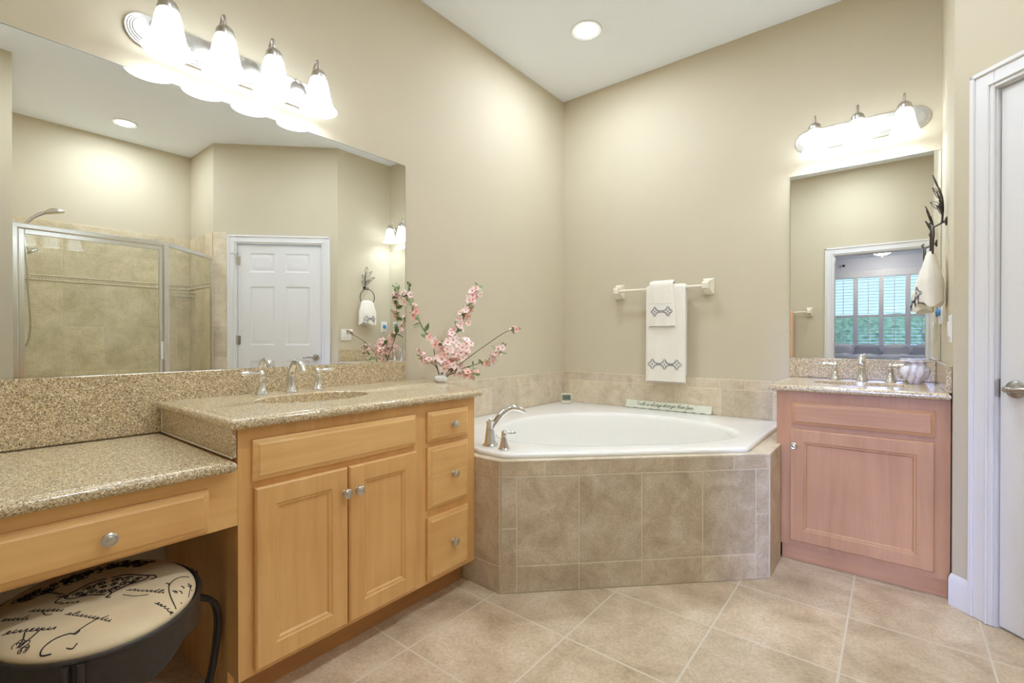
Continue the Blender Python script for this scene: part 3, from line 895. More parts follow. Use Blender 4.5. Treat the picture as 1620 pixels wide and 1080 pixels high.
# ------------------------------------------------------------------ tub
plat = [(0.012, -1.500), (0.660, -1.7655), (0.808, -1.765), (1.687, -0.886), (1.687, -0.6165), (1.6645, -0.6165), (1.6645, -0.011), (0.012, -0.011)]
tub = thing('corner_tub', (0.8, -0.8, 0), 'white corner bathtub in a beige tiled surround', 'bathtub')
DZ = 0.566
core = [(0.012, -1.500), (0.660, -1.756), (0.804, -1.756), (1.678, -0.882), (1.678, -0.6165), (1.6645, -0.6165), (1.6645, -0.011), (0.012, -0.011)]
mb = MB()
cin = (0.80, -0.80)
ang = radial_angles(cin, core, 72)
lo = [(cin[0] + math.cos(a) * ray_poly(cin, a, core), cin[1] + math.sin(a) * ray_poly(cin, a, core)) for a in ang]
inn = [(cin[0] + (p[0] - cin[0]) * 0.90, cin[1] + (p[1] - cin[1]) * 0.90) for p in lo]
mb.loft([[(p[0], p[1], 0.001) for p in lo], [(p[0], p[1], DZ - 0.010) for p in lo], [(p[0], p[1], DZ - 0.010) for p in inn]], False, False)
mb.build('surround_core', 'grout', tub)
def deck_strip(pts):
    return pts
def apron(fr, L, rects):
    return tiles('tile_apron', fr, rects, 0.009, ['tub_tile', 'grout'], (0.0, 0.001, L, DZ), tub)
fd = FR(0.804, -1.756, 0, 1, 1)
Ld = (1.678 - 0.804) * math.sqrt(2)
ub = (0.069, 0.345, 0.631, 0.916, 1.172)
rc = [(a, 0.506, b, DZ) for a, b in zip((0, 0.195, 0.484, 0.774, 1.065), (0.195, 0.484, 0.774, 1.065, Ld))]
rc += [(0, 0.282, 0.069, 0.506), (0, 0.0, 0.069, 0.282), (1.172, 0.30, Ld, 0.506), (1.172, 0.0, Ld, 0.30)]
for a, b in zip(ub[:-1], ub[1:]):
    rc += [(a, 0.118, b, 0.506), (a, 0.0, b, 0.118)]
apron(fd, Ld, rc)
apron(FR(0.560, -1.756, 0, 1, 0), 0.244, [(0, 0.506, 0.244, DZ), (0, 0.118, 0.244, 0.506), (0, 0, 0.244, 0.118)])
apron(FR(1.678, -0.882, 0, 0, 1), 0.265, [(0, 0.506, 0.265, DZ), (0, 0.118, 0.265, 0.506), (0, 0, 0.265, 0.118)])
# deck tiles: flat slab on top of the surround, under and around the rim
mb = MB()
pl0 = offset_poly(plat, -0.0005)
lo = [(cin[0] + math.cos(a) * ray_poly(cin, a, plat), cin[1] + math.sin(a) * ray_poly(cin, a, plat)) for a in radial_angles(cin, plat, 72)]
inn = [(cin[0] + (p[0] - cin[0]) * 0.88, cin[1] + (p[1] - cin[1]) * 0.88) for p in lo]
mb.loft([[(p[0], p[1], DZ) for p in inn], [(p[0], p[1], DZ) for p in lo], [(p[0], p[1], DZ + 0.007) for p in lo],
         [(cin[0] + (p[0] - cin[0]) * 0.997, cin[1] + (p[1] - cin[1]) * 0.997, DZ + 0.009) for p in lo], [(p[0], p[1], DZ + 0.009) for p in inn]])
mb.build('tile_deck', 'wall_tile', tub)
# acrylic rim and basin in one body
rim = [(0.0135, -1.462), (0.640, -1.722), (0.800, -1.722), (1.600, -0.922), (1.600, -0.0125), (0.0135, -0.0125)]
ang = radial_angles(cin, rim, 140)
tab = [(0, 0.515), (30, 0.58), (60, 0.69), (82, 0.66), (105, 0.56), (135, 0.50), (180, 0.46)]
def basin_r(a):
    d_ = abs(math.degrees((a + PI / 4 + PI) % (2 * PI) - PI))
    for (x0, r0), (x1, r1) in zip(tab[:-1], tab[1:]):
        if d_ <= x1:
            i = tab.index((x0, r0))
            rm = tab[i - 1][1] if i > 0 else tab[1][1]
            rp_ = tab[i + 2][1] if i + 2 < len(tab) else tab[-2][1]
            t_ = (d_ - x0) / (x1 - x0)
            return 0.5 * (2 * r0 + (r1 - rm) * t_ + (2 * rm - 5 * r0 + 4 * r1 - rp_) * t_ ** 2 + (3 * r0 - rm - 3 * r1 + rp_) * t_ ** 3)
    return tab[-1][1]
loops = []
RZ = DZ + 0.0095
for ins, z in ((0.0, RZ), (-0.003, RZ + 0.006), (0.0, RZ + 0.014), (0.006, RZ + 0.019), (0.022, RZ + 0.021)):
    pl = offset_poly(rim, ins)
    loops.append([(cin[0] + math.cos(a) * ray_poly(cin, a, pl), cin[1] + math.sin(a) * ray_poly(cin, a, pl), z) for a in ang])
for k, z in ((1.06, 0.021), (1.02, 0.019), (1.0, 0.012), (0.985, -0.005), (0.95, -0.08), (0.91, -0.18), (0.86, -0.28), (0.80, -0.345), (0.70, -0.375), (0.40, -0.385), (0.02, -0.388)):
    loops.append([(cin[0] + math.cos(a) * basin_r(a) * k, cin[1] + math.sin(a) * basin_r(a) * k, RZ + z) for a in ang])
MB().loft(loops, False, True).build('tub_shell', 'acrylic', tub, ang=50)

# roman tub filler
rz = RZ + 0.0215
t = thing('tub_faucet', (0.640, -1.640, rz), 'chrome arched tub spout on the white rim by the vanity', 'tub spout')
FT = rotz((0.640, -1.640, rz), math.atan2(0.80, 0.60))
mb = MB(FT)
mb.lathe([(0.038, 0.0), (0.038, 0.004), (0.033, 0.009), (0.029, 0.014)], 28)
mb.lathe([(0.028, 0.013), (0.022, 0.060), (0.0175, 0.105), (0.020, 0.110), (0.018, 0.116), (0.008, 0.121), (0.009, 0.126), (0.002, 0.131)], 8)
mb.build('spout_base', 'chrome', t)
mb = MB(FT)
pts = smooth_path([(0.006, 0, 0.080), (0.030, 0, 0.115), (0.062, 0, 0.152), (0.100, 0, 0.173), (0.138, 0, 0.170), (0.172, 0, 0.150)], 6)
mb.tube(pts, [0.0165] * 6 + [0.0155] * (len(pts) - 12) + [0.0145, 0.0135, 0.0125, 0.011, 0.0095, 0.008], 16)
mb.build('spout', 'chrome', t)
t = thing('tub_lever_tap', (0.742, -1.660, rz), 'chrome lever handle beside the tub spout', 'tap handle')
mb = MB(rotz((0.742, -1.660, rz), 0.75) @ Matrix.Scale(0.95, 4))
mb.lathe([(0.029, 0.0), (0.029, 0.005), (0.024, 0.010)], 28)
mb.lathe([(0.023, 0.010), (0.0165, 0.040), (0.0125, 0.064), (0.014, 0.068), (0.0115, 0.075), (0.0135, 0.082), (0.008, 0.092), (0.002, 0.095)], 12)
mb.build('valve_body', 'chrome', t)
mb = MB(rotz((0.742, -1.660, rz), 0.75) @ Matrix.Scale(0.95, 4))
mb.tube([(0.006, 0, 0.083), (0.020, 0, 0.082), (0.034, 0, 0.080), (0.050, 0, 0.078), (0.058, 0, 0.077)], [0.005, 0.0065, 0.0085, 0.007, 0.003], 12)
mb.build('lever', 'chrome', t)

# ------------------------------------------------------------------ script lettering (pen strokes)
GL = {
 'a': (1.3, [[(.9, .85), (.6, 1), (.2, .75), (.1, .3), (.35, 0), (.7, .3), (.92, .95), (.88, .2), (1.1, 0), (1.35, .25)]]),
 'i': (.65, [[(0, .2), (.25, .95), (.22, .2), (.4, 0), (.65, .25)], [(.33, 1.35), (.38, 1.42)]]),
 't': (.7, [[(0, .3), (.36, 1.9), (.25, .25), (.45, 0), (.7, .25)], [(.02, 1.25), (.62, 1.32)]]),
 'h': (1.05, [[(0, .2), (.4, 1.6), (.45, 2.1), (.25, 1.9), (.15, 0)], [(.15, .3), (.5, 1), (.7, .8), (.65, .2), (.85, 0), (1.05, .25)]]),
 's': (.72, [[(0, .1), (.4, 1.05), (.55, .5), (.4, .02), (.15, .1), (.4, .02), (.72, .25)]]),
 'l': (.65, [[(0, .2), (.45, 1.6), (.45, 2.1), (.25, 1.8), (.2, .3), (.4, 0), (.65, .25)]]),
 'w': (1.4, [[(0, .9), (.1, .2), (.35, 0), (.6, .3), (.7, .9), (.7, .2), (.95, 0), (1.2, .5), (1.2, 1), (1.45, .85)]]),
 'y': (.95, [[(0, .9), (.1, .3), (.35, .1), (.65, .4), (.75, 1), (.6, -.4), (.3, -1), (.05, -.8), (.4, -.2), (.95, .25)]]),
 'r': (.9, [[(0, .2), (.2, 1.05), (.4, .85), (.6, .9), (.55, .2), (.75, 0), (.9, .25)]]),
 'o': (1.0, [[(.6, 1), (.2, .8), (.1, .3), (.4, 0), (.75, .4), (.6, 1), (1, .8)]]),
 'n': (1.05, [[(0, .9), (.15, 1), (.2, 0)], [(.2, .5), (.5, 1), (.7, .8), (.65, .2), (.85, 0), (1.05, .25)]]),
 'g': (1.0, [[(.8, .9), (.5, 1), (.15, .6), (.3, .1), (.65, .3), (.8, .95), (.65, -.5), (.3, -1), (.05, -.7), (.5, -.2), (1, .25)]]),
 'e': (.7, [[(0, .3), (.5, .6), (.55, .9), (.3, 1), (.1, .5), (.3, 0), (.7, .25)]]),
 'f': (.7, [[(0, .2), (.4, 1.5), (.5, 2.1), (.3, 1.8), (.2, -.8), (.35, -.9), (.35, 0), (.7, .25)]]),
 'F': (1.25, [[(1.4, 2), (.6, 2.05), (.1, 1.8)], [(.75, 2), (.55, .6), (.3, 0), (0, .1)], [(.3, 1), (1.0, 1.1)]]),
 '"': (.6, [[(.15, 2.2), (.1, 1.8)], [(.4, 2.2), (.35, 1.8)]]),
 '.': (.4, [[(.1, .05), (.16, .02)]]),
 ' ': (.7, []),
}
def script_strokes(text, slant=0.3):
    x = 0; out = []
    for ch in text:
        adv, st = GL[ch]
        for s_ in st:
            out.append([(x + p[0] + slant * p[1], p[1]) for p in s_])
        x += adv
    return out, x

# wooden sign leaning on the tub rim against the wall tile
t = thing('sign', (0.878, -0.035, rz), 'long sage lettered plank sign leaning on the tub rim', 'sign')
FS = FR(0.572, -0.040, rz + 0.0003, 1, 0) @ Matrix.Rotation(-0.30, 4, 'X')
SL, SH = 0.612, 0.058
mb = MB(FS)
n = 60
front = []
for i in range(n + 1):
    u = SL * i / n
    front.append((u, 0.0008 + 0.0022 * (1 + math.sin(u * 105))))
poly = front + [(SL, SH - 0.003), (SL * 0.7, SH + 0.001), (SL * 0.35, SH - 0.002), (0, SH)]
poly = [(SL - 0, p[1]) if abs(p[0] - SL) < 1e-9 else p for p in poly]
mb.loft([[(p[0], p[1], -0.011) for p in poly], [(p[0], p[1], -0.001) for p in poly], [(p[0] * 0.998 + 0.0006, SH / 2 + (p[1] - SH / 2) * 0.98, 0.0) for p in poly]], True, True)
mb.build('plank', 'sign', t)
st, wd = script_strokes('"Faith is always stronger than fear."')
k = 0.43 / wd
mb = MB(FS)
for s_ in st:
    pp = smooth_path([(0.075 + p[0] * k, 0.024 + p[1] * k * 0.95, 0.0003) for p in s_], 4)
    mb.tube(pp, 0.0011, 5)
mb.build('lettering', 'sign_ink', t)

# small temperature clock in the tub corner
cl = Vector((0.150, -0.190, rz))
t = thing('bath_clock', cl, 'small ivory digital clock standing in the tub corner', 'clock')
FC = FR(cl.x, cl.y, cl.z, 0.80, 0.60) @ Matrix.Rotation(-0.12, 4, 'X')
MB(FC).box((-0.042, 0.004, -0.018), (0.042, 0.084, 0.0), r=0.005).build('case', 'clock_body', t)
MB(FC).rects(-0.033, 0.030, 0.033, 0.072, [(0, 0.0002), (0, 0.0014), (0.0015, 0.0018)], True, True).build('screen', 'clock_screen', t)
mb = MB(FC)
for bxx in (-0.026, -0.009, 0.009, 0.026):
    mb.box((bxx - 0.005, 0.012, 0.0002), (bxx + 0.005, 0.018, 0.002), r=0.001)
mb.build('button', 'plastic', t)
mb = MB(FC)     # seven segment digits on the screen
def seg(x, segs, w=0.009, h=0.018, y=0.042):
    e = 0.0012
    S = {'a': ((x, y + h), (x + w, y + h)), 'b': ((x + w, y + h / 2), (x + w, y + h)), 'c': ((x + w, y), (x + w, y + h / 2)), 'd': ((x, y), (x + w, y)), 'e': ((x, y), (x, y + h / 2)), 'f': ((x, y + h / 2), (x, y + h)), 'g': ((x, y + h / 2), (x + w, y + h / 2))}
    for q in segs:
        a, b = S[q]
        mb.box((min(a[0], b[0]) - e, min(a[1], b[1]) - e, 0.0016), (max(a[0], b[0]) + e, max(a[1], b[1]) + e, 0.0024))
seg(-0.022, 'bc'); seg(-0.006, 'abged'); seg(0.010, 'abgcd')
mb.build('digits', 'ink', t)

# ------------------------------------------------------------------ light bars
LX = 0.115
LS = 0.90
def light_bar(fr, u0, u1, vc, us, drop, label):
    """fr: frame on the wall, lamps at us, shade bottoms at vc - drop"""
    t = thing('vanity_light', fr @ Vector(((u0 + u1) / 2, vc, 0)), label, 'wall lamp')
    hh = 0.062
    def stadium(ins, z):
        r = hh - ins; out = []
        for i in range(13):
            a = -PI / 2 + PI * i / 12
            out.append((u1 - hh + r * math.cos(a), vc + r * math.sin(a), z))
        for i in range(13):
            a = PI / 2 + PI * i / 12
            out.append((u0 + hh + r * math.cos(a), vc + r * math.sin(a), z))
        return out
    mb = MB(fr)
    mb.loft([stadium(0, 0.0006), stadium(0, 0.006), stadium(0.003, 0.010), stadium(0.008, 0.010), stadium(0.010, 0.014), stadium(0.015, 0.014), stadium(0.017, 0.018), stadium(0.022, 0.018), stadium(0.024, 0.022), stadium(0.03, 0.022)], True, True)
    for a, b in zip(us[:-1], us[1:]):
        mb.sphere(((a + b) / 2, vc, 0.024), 0.006, 10)
    mb.build('backplate', 'nickel', t)
    for u in us:
        b0 = vc - drop
        mb = MB(fr)
        pts = smooth_path([(u, vc + 0.010, 0.02), (u, vc + 0.012, 0.042), (u, vc + 0.040, 0.062), (u, b0 + 0.200, 0.076), (u, b0 + 0.226, 0.094), (u, b0 + 0.216, 0.112), (u, b0 + 0.175, LX)], 5)
        mb.tube(pts, 0.0055, 10)
        mb.build('arm', 'nickel', t)
        mb = MB(fr @ Matrix.Translation((u, b0, LX)) @ Matrix.Rotation(-PI / 2, 4, 'X') @ Matrix.Diagonal((1, 1, LS, 1)))
        mb.lathe([(0.008, 0.200), (0.016, 0.198), (0.026, 0.188), (0.0305, 0.180), (0.0305, 0.166), (0.034, 0.164), (0.034, 0.156), (0.030, 0.152)], 24)
        mb.build('socket_cup', 'nickel', t)
        mb = MB(fr @ Matrix.Translation((u, b0, LX)) @ Matrix.Rotation(-PI / 2, 4, 'X') @ Matrix.Diagonal((1, 1, LS, 1)))
        outp = [(0.029, 0.155), (0.035, 0.150), (0.040, 0.130), (0.044, 0.105), (0.049, 0.075), (0.055, 0.045), (0.063, 0.022), (0.073, 0.006), (0.078, 0.0)]
        inp = [(r - 0.003, z) for r, z in reversed(outp)]
        mb.lathe(outp + [(0.0785, -0.0015), (0.076, -0.001)] + inp[1:], 32, cap0=False, cap1=False)
        sh = mb.build('lamp_shade', 'shade', t, ang=60)
        mb = MB(fr @ Matrix.Translation((u, b0, LX)) @ Matrix.Rotation(-PI / 2, 4, 'X') @ Matrix.Diagonal((1, 1, LS, 1)))
        mb.lathe([(0.012, 0.150), (0.014, 0.120), (0.024, 0.090), (0.029, 0.068), (0.027, 0.048), (0.016, 0.034), (0.002, 0.030)], 20)
        mb.build('bulb', 'bulb', sh)
    return t
light_bar(FR(0, 0, 0, 0, 1), -2.876, -2.100, 2.217, (-2.772, -2.588, -2.402, -2.205), 0.092, 'four shade brushed nickel light bar above the long mirror')
light_bar(FR(0, 0, 0, 1, 0), 1.658, 2.278, 2.277, (1.770, 1.970, 2.167), 0.122, 'three shade brushed nickel light bar above the smaller mirror')

def can_light(x, y, label):
    t = thing('recessed_light', (x, y, H), label, 'ceiling light', None)
    MB().lathe([(0.098, -0.0006), (0.098, -0.004), (0.092, -0.008), (0.072, -0.006), (0.070, -0.002)], 36, (x, y, H)).build('trim_ring', 'plastic', t)
    MB().lathe([(0.0695, -0.0007), (0.0695, -0.0035), (0.060, -0.0055), (0.03, -0.0065), (0.004, -0.007)], 36, (x, y, H)).build('lens', 'can', t)
can_light(0.610, -0.690, 'glowing recessed ceiling light above the corner tub')
can_light(3.295, -2.163, 'glowing recessed ceiling light inside the shower, seen in the long mirror')
can_light(1.75, -1.35, 'added unseen fill light recessed in the ceiling in front of the tub')  # extra can out of view, added to fill the room evenly
can_light(1.75, -2.75, 'added unseen fill light recessed in the ceiling by the bedroom doorway')  # another added can out of view, brightens the long cabinet's fronts

# ------------------------------------------------------------------ towel bar and towels
def towel_bar(fr, u0, u1, v, label, name='towel_bar'):
    t = thing(name, fr @ Vector(((u0 + u1) / 2, v, 0)), label, 'towel bar')
    for u in (u0, u1):
        mb = MB(fr)
        def sq(w, h, z, dv=0.0):
            return [(u - w, v - h + dv, z), (u + w, v - h + dv, z), (u + w, v + h + dv, z), (u - w, v + h + dv, z)]
        mb.loft([sq(0.034, 0.052, 0.0006), sq(0.036, 0.054, 0.004), sq(0.035, 0.053, 0.012), sq(0.029, 0.045, 0.020), sq(0.024, 0.036, 0.034, 0.004), sq(0.021, 0.026, 0.056, 0.006), sq(0.021, 0.022, 0.078, 0.002), sq(0.018, 0.019, 0.088, 0.0), sq(0.014, 0.015, 0.091, 0.0)], True, True)
        mb.build('bar_post', 'ceramic', t)
    MB(fr).tube([(u0 + 0.015, v, 0.068), (u1 - 0.015, v, 0.068)], 0.010, 14).build('rail', 'ceramic', t)
    return t
FBW = FR(0, 0, 0, 1, 0)
towel_bar(FBW, 0.512, 1.155, 1.455, 'almond ceramic towel bar on the wall above the tub')

def draped(fr, parent_or_none, name, mat, u0, u1, vtop, front_len, back_len, zc, rbar, th, wob, label=None, cat=None, seed=0, taper=0.0, skew=0.0, gather=0.0):
    """cloth folded over a bar: closed strip profile swept along u"""
    prof = []
    nF = 16
    for i in range(nF + 1):
        prof.append((vtop - front_len + front_len * i / nF, rbar))
    for i in range(1, 8):
        a = PI * i / 8
        prof.append((vtop + rbar * math.sin(a), rbar * math.cos(a)))
    nB = 10
    for i in range(nB + 1):
        prof.append((vtop - back_len * i / nB, -rbar))
    NU = 22
    rnd = random.Random(seed); ph = [rnd.uniform(0, 6) for _ in range(4)]
    outer = []; inner = []
    for j in range(NU + 1):
        q = j / NU
        lo_, li_ = [], []
        for i, (v, z) in enumerate(prof):
            below = max(0, vtop - v) / max(front_len, 1e-6)
            wv = wob * below * (math.sin(q * 9 + ph[0]) + 0.6 * math.sin(q * 17 + ph[1] + v * 4)) + wob * 0.25 * math.sin(q * 14 + ph[2])
            g = 1 - gather * (1 - min(1, below * 1.6))
            c_ = (u0 + u1) / 2
            u = c_ + (u0 - c_ + (u1 - u0) * q) * (1 + taper * below) * g + skew * below
            k = max(1e-6, math.hypot(0, z))
            edge = min(1, min(q, 1 - q) * 9) ** 0.5
            t_ = th * (0.45 + 0.55 * edge)
            if v > vtop:
                a = math.atan2(v - vtop, z); oz, ov = math.cos(a), math.sin(a)
            else:
                oz, ov = (1 if z > 0 else -1), 0
            zz = z + (wv if z > 0 else -wv * 0.3)
            lo_.append((u, v + ov * t_, zc + zz + oz * t_)); li_.append((u, v, zc + zz))
        outer.append(lo_); inner.append(li_)
    mb = MB(fr)
    loops = [o_ + list(reversed(i_)) for o_, i_ in zip(outer, inner)]
    mb.loft(loops, True, True)
    return mb, outer

from mathutils.bvhtree import BVHTree
def surface(fr, mb_, lift=0.0005):
    tree = BVHTree.FromPolygons(mb_.v, mb_.f)
    inv = fr.inverted(); n = (fr.to_3x3() @ Vector((0, 0, 1))).normalized()
    def z_at(u, v):
        h = tree.ray_cast(fr @ Vector((u, v, 0.4)), -n)
        return (inv @ h[0]).z + lift if h[0] is not None else 0.07
    return z_at

def embroidery(fr, mb, u0, u1, vc, z_at, n, size=0.024, skew=0.0):
    """row of lattice flowers with linked rings between"""
    for k in range(n):
        uc = u0 + (u1 - u0) * (k + 0.5) / n if n > 1 else (u0 + u1) / 2
        for rr, w_ in ((1.0, 0.0018), (0.72, 0.0013)):
            pts = []
            for i in range(32):
                a = 2 * PI * i / 32
                r = size * rr * (0.80 + 0.20 * math.cos(4 * a))
                uu, vv = uc + 1.05 * r * math.cos(a), vc + 1.15 * r * math.sin(a)
                pts.append((uu, vv + skew * (uu - u0), z_at(uu, vv)))
            mb.tube(pts, w_, 5, closed=True)
        mb.sphere((uc, vc + skew * (uc - u0), z_at(uc, vc)), 0.0048, 8, 1)
        if k < n - 1:
            ue = u0 + (u1 - u0) * (k + 1.5) / n
            for sgn in (-1, 1):
                pts = []
                for i in range(17):
                    q = i / 16
                    uu = uc + size + (ue - uc - 2 * size) * q
                    vv = vc + sgn * 0.008 * math.cos(q * 3 * PI)
                    pts.append((uu, vv + skew * (uu - u0), z_at(uu, vv)))
                mb.tube(pts, 0.0015, 5)

zc = 0.068
mb, outer = draped(FBW, None, 'bath_towel', 'towel', 0.752, 1.028, 1.455, 0.655, 0.60, zc, 0.0125, 0.014, 0.004, seed=3)
zb1 = surface(FBW, mb)
bt = tag(mb.build('bath_towel', 'towel', origin=(0.89, -0.08, 1.455), ang=60), 'cream embroidered bath towel folded over the ceramic bar', 'towel')
mb = MB(FBW)
embroidery(FBW, mb, 0.757, 1.018, 0.925, zb1, 3, 0.030)
mb.build('embroidered_border', ['thread', 'thread_dark'], bt)
mb = MB(FBW)
mb.tube([(0.756 + 0.268 * i / 14, 0.8045, zb1(0.756 + 0.268 * i / 14, 0.8045)) for i in range(15)], 0.0016, 5)
mb.build('hem', 'thread_dark', bt)
mb, outer = draped(FBW, None, 'hand_towel', 'towel', 0.770, 0.955, 1.471, 0.285, 0.22, zc, 0.031, 0.010, 0.004, seed=5, taper=0.06, skew=0.012, gather=0.10)
zb2 = surface(FBW, mb)
ht = tag(mb.build('hand_towel', 'towel', origin=(0.86, -0.10, 1.47), ang=60), 'small cream hand towel layered over the bath towel', 'towel')
mb = MB(FBW)
embroidery(FBW, mb, 0.777, 0.962, 1.292, zb2, 2, 0.028)
mb.build('embroidered_border', ['thread', 'thread_dark'], ht)
mb = MB(FBW)
mb.tube([(0.782 + 0.180 * i / 12, 1.1895, zb2(0.782 + 0.180 * i / 12, 1.1895)) for i in range(13)], 0.0016, 5)
mb.build('hem', 'thread_dark', ht)
mb = MB(FBW)
mb.tube([(0.785 + 0.170 * i / 12, 1.352, zb2(0.785 + 0.170 * i / 12, 1.352)) for i in range(13)], 0.0022, 6)
mb.build('hem', 'towel', ht)

# second towel bar on the entry wall, seen in the small mirror
FE = FR(0, YD, 0, -1, 0)
towel_bar(FE, -1.337, -0.70, 1.425, 'almond ceramic towel bar on the entry wall by the doorway')
mb, _ = draped(FE, None, 'bath_towel', 'towel_peach', -1.175, -0.80, 1.425, 0.56, 0.54, 0.068, 0.0125, 0.014, 0.004, seed=8)
tag(mb.build('bath_towel', 'towel_peach', origin=(0.99, YD + 0.08, 1.425), ang=60), 'peach bath towel over the entry wall bar, reflected in the smaller mirror', 'towel')

# ------------------------------------------------------------------ towel ring with iron leaves on the short wall
FCW = FR(W, 0, 0, 0, -1)       # u = -y
ru, rv = 0.335, 1.64
t = thing('towel_ring', FCW @ Vector((ru, rv, 0)), 'bronze leaf spray wall hook with towel ring', 'towel ring')
def leaf_loop(base, tip, w, z0, z1, n=9):
    b, p = Vector(base), Vector(tip); d_ = p - b; nrm = Vector((-d_.y, d_.x)).normalized()
    pts = []
    for sgn in (1, -1):
        for i in range(n):
            q = i / n if sgn == 1 else 1 - i / n
            wv = math.sin(PI * q ** 0.85) * w * sgn
            pts.append((b.x + d_.x * q + nrm.x * wv, b.y + d_.y * q + nrm.y * wv, z0 + (z1 - z0) * q))
    return pts
mb = MB(FCW)
stem = smooth_path([(ru + 0.004, rv + 0.005, 0.020), (ru - 0.004, rv + 0.06, 0.014), (ru + 0.006, rv + 0.12, 0.018), (ru, rv + 0.17, 0.030)], 5)
mb.tube(stem, 0.0036, 8)
lv = [((ru, rv + 0.165), (ru + 0.004, rv + 0.232), 0.020, 0.030, 0.052), ((ru + 0.004, rv + 0.115), (ru - 0.062, rv + 0.190), 0.019, 0.02, 0.05),
      ((ru, rv + 0.08), (ru + 0.052, rv + 0.142), 0.018, 0.016, 0.04), ((ru, rv + 0.05), (ru + 0.058, rv + 0.075), 0.016, 0.014, 0.034),
      ((ru, rv + 0.045), (ru - 0.048, rv + 0.100), 0.017, 0.014, 0.036), ((ru - 0.002, rv + 0.07), (ru - 0.095, rv + 0.128), 0.017, 0.016, 0.056)]
for b_, p_, w_, z0, z1 in lv:
    mb.tube(leaf_loop(b_, p_, w_, z0, z1), 0.0019, 7, closed=True)
    mb.tube([(b_[0], b_[1], z0), ((b_[0] + p_[0]) / 2, (b_[1] + p_[1]) / 2, (z0 + z1) / 2), (p_[0], p_[1], z1)], 0.0018, 6)
for dv in (-0.012, 0.004, 0.02):
    mb.tube(smooth_path([(ru, rv + dv + 0.02, 0.014), (ru + 0.004, rv + dv + 0.06, 0.020), (ru + 0.010, rv + dv + 0.09, 0.03)], 4), 0.0026, 6)
mb.build('leaf_spray', 'iron_bronze', t)
mb = MB(FCW)
mb.lathe([(0.020, 0.0006), (0.021, 0.004), (0.014, 0.008), (0.005, 0.010)], 20, (ru, rv + 0.01, 0))
mb.tube(smooth_path([(ru, rv + 0.01, 0.008), (ru, rv - 0.002, 0.03), (ru, rv - 0.012, 0.052), (ru, rv + 0.002, 0.066), (ru, rv + 0.012, 0.056)], 5), 0.0042, 8)
mb.build('hook', 'iron_bronze', t)
rc_, rr_ = rv - 0.095, 0.088
mb = MB(FCW)
mb.tube([(ru + rr_ * math.sin(a), rc_ + rr_ * math.cos(a), 0.054) for a in [2 * PI * i / 40 for i in range(40)]], 0.0042, 8, closed=True)
mb.build('ring', 'iron_bronze', t)
# towel through the ring: soft folds hanging from the ring's lower curve
mb = MB(FCW)
loops = []
NT = 26
vb = rc_ - rr_ * 0.72
for i in range(NT + 1):
    q = i / NT
    v = vb + 0.012 - q * 0.232
    wdt = 0.072 + 0.030 * min(1, q * 2.2)
    dep = 0.018 + 0.028 * min(1, q * 1.8)
    lp = []
    for j in range(48):
        a = 2 * PI * j / 48
        fold = 1 + (0.10 + 0.10 * q) * math.sin(5 * a + 1.2) * (1 if math.sin(a) > -0.4 else 0.4)
        cu = math.copysign(abs(math.cos(a)) ** 0.75, math.cos(a))
        lp.append((ru + 0.004 + wdt * cu * (0.96 + 0.04 * fold), v - 0.012 * math.cos(3 * a) * q, 0.054 + dep * math.sin(a) * fold + 0.004))
    loops.append(lp)
top = [[(ru + (p[0] - ru) * k, vb + 0.012 + dz_, 0.054 + (p[2] - 0.054) * k) for p in loops[0]] for k, dz_ in ((0.30, 0.020), (0.75, 0.014))]
mb.loft(top + loops, True, True)
zb3 = surface(FCW, mb)
tw = tag(mb.build('hand_towel', 'towel', origin=FCW @ Vector((ru, vb - 0.1, 0.054)), ang=70), 'cream hand towel hanging through the bronze towel ring', 'towel')
mb = MB(FCW)
def zr_(u, v):
    c_ = max(-1, min(1, (u - ru - 0.004) / 0.1))
    return 0.054 + 0.050 * math.sqrt(max(0.04, 1 - abs(c_) ** 2.6)) + 0.008
embroidery(FCW, mb, ru - 0.085, ru + 0.09, vb - 0.165, zb3, 2, 0.026)
mb.build('embroidered_border', ['thread', 'thread_dark'], tw)
for cu, w_ in ((0.03, 0.008), (-0.045, 0.006), (0.075, 0.006)):
    mb = MB(FCW)
    mb.tube(smooth_path([(ru + cu, vb - 0.215, zr_(ru + cu, 0) + 0.002), (ru + cu + w_, vb - 0.198, zr_(ru + cu, 0) + 0.004), (ru + cu - w_, vb - 0.180, zr_(ru + cu, 0) + 0.002)], 4), 0.002, 5)
    mb.build('fold_piping', 'thread_dark', tw)

def wall_plate(fr, u, v, w, h, kind, label):
    t = thing('wall_plate', fr @ Vector((u, v, 0)), label, 'switch plate')
    MB(fr).rects(u - w / 2, v - h / 2, u + w / 2, v + h / 2, [(0, 0.0006), (0, 0.004), (0.003, 0.006), (0.006, 0.0065)]).build('plate', 'plastic', t)
    if kind == 'switch':
        MB(fr).rects(u - 0.016, v - 0.033, u + 0.016, v + 0.033, [(0, 0.0066), (0.001, 0.010), (0.004, 0.0115)]).build('rocker', 'plastic', t)
    elif kind == 'double':
        for du in (-0.023, 0.023):
            MB(fr).rects(u + du - 0.016, v - 0.033, u + du + 0.016, v + 0.033, [(0, 0.0066), (0.001, 0.010), (0.004, 0.0115)]).build('rocker', 'plastic', t)
    else:
        mb = MB(fr)
        mb.rects(u - 0.017, v - 0.034, u + 0.017, v + 0.034, [(0, 0.0066), (0, 0.0085), (0.002, 0.009)]); mb.build('outlet_face', 'plastic', t)
        MB(fr @ Matrix.Translation((u, v + 0.004, 0))).lathe([(0.020, 0.0092), (0.020, 0.016), (0.016, 0.019), (0.004, 0.0195)], 24).build('blue_disc', 'blue', t)
    return t
wall_plate(FCW, 0.085, 1.235, 0.075, 0.118, 'outlet', 'white wall plate with round blue disc on the short wall')
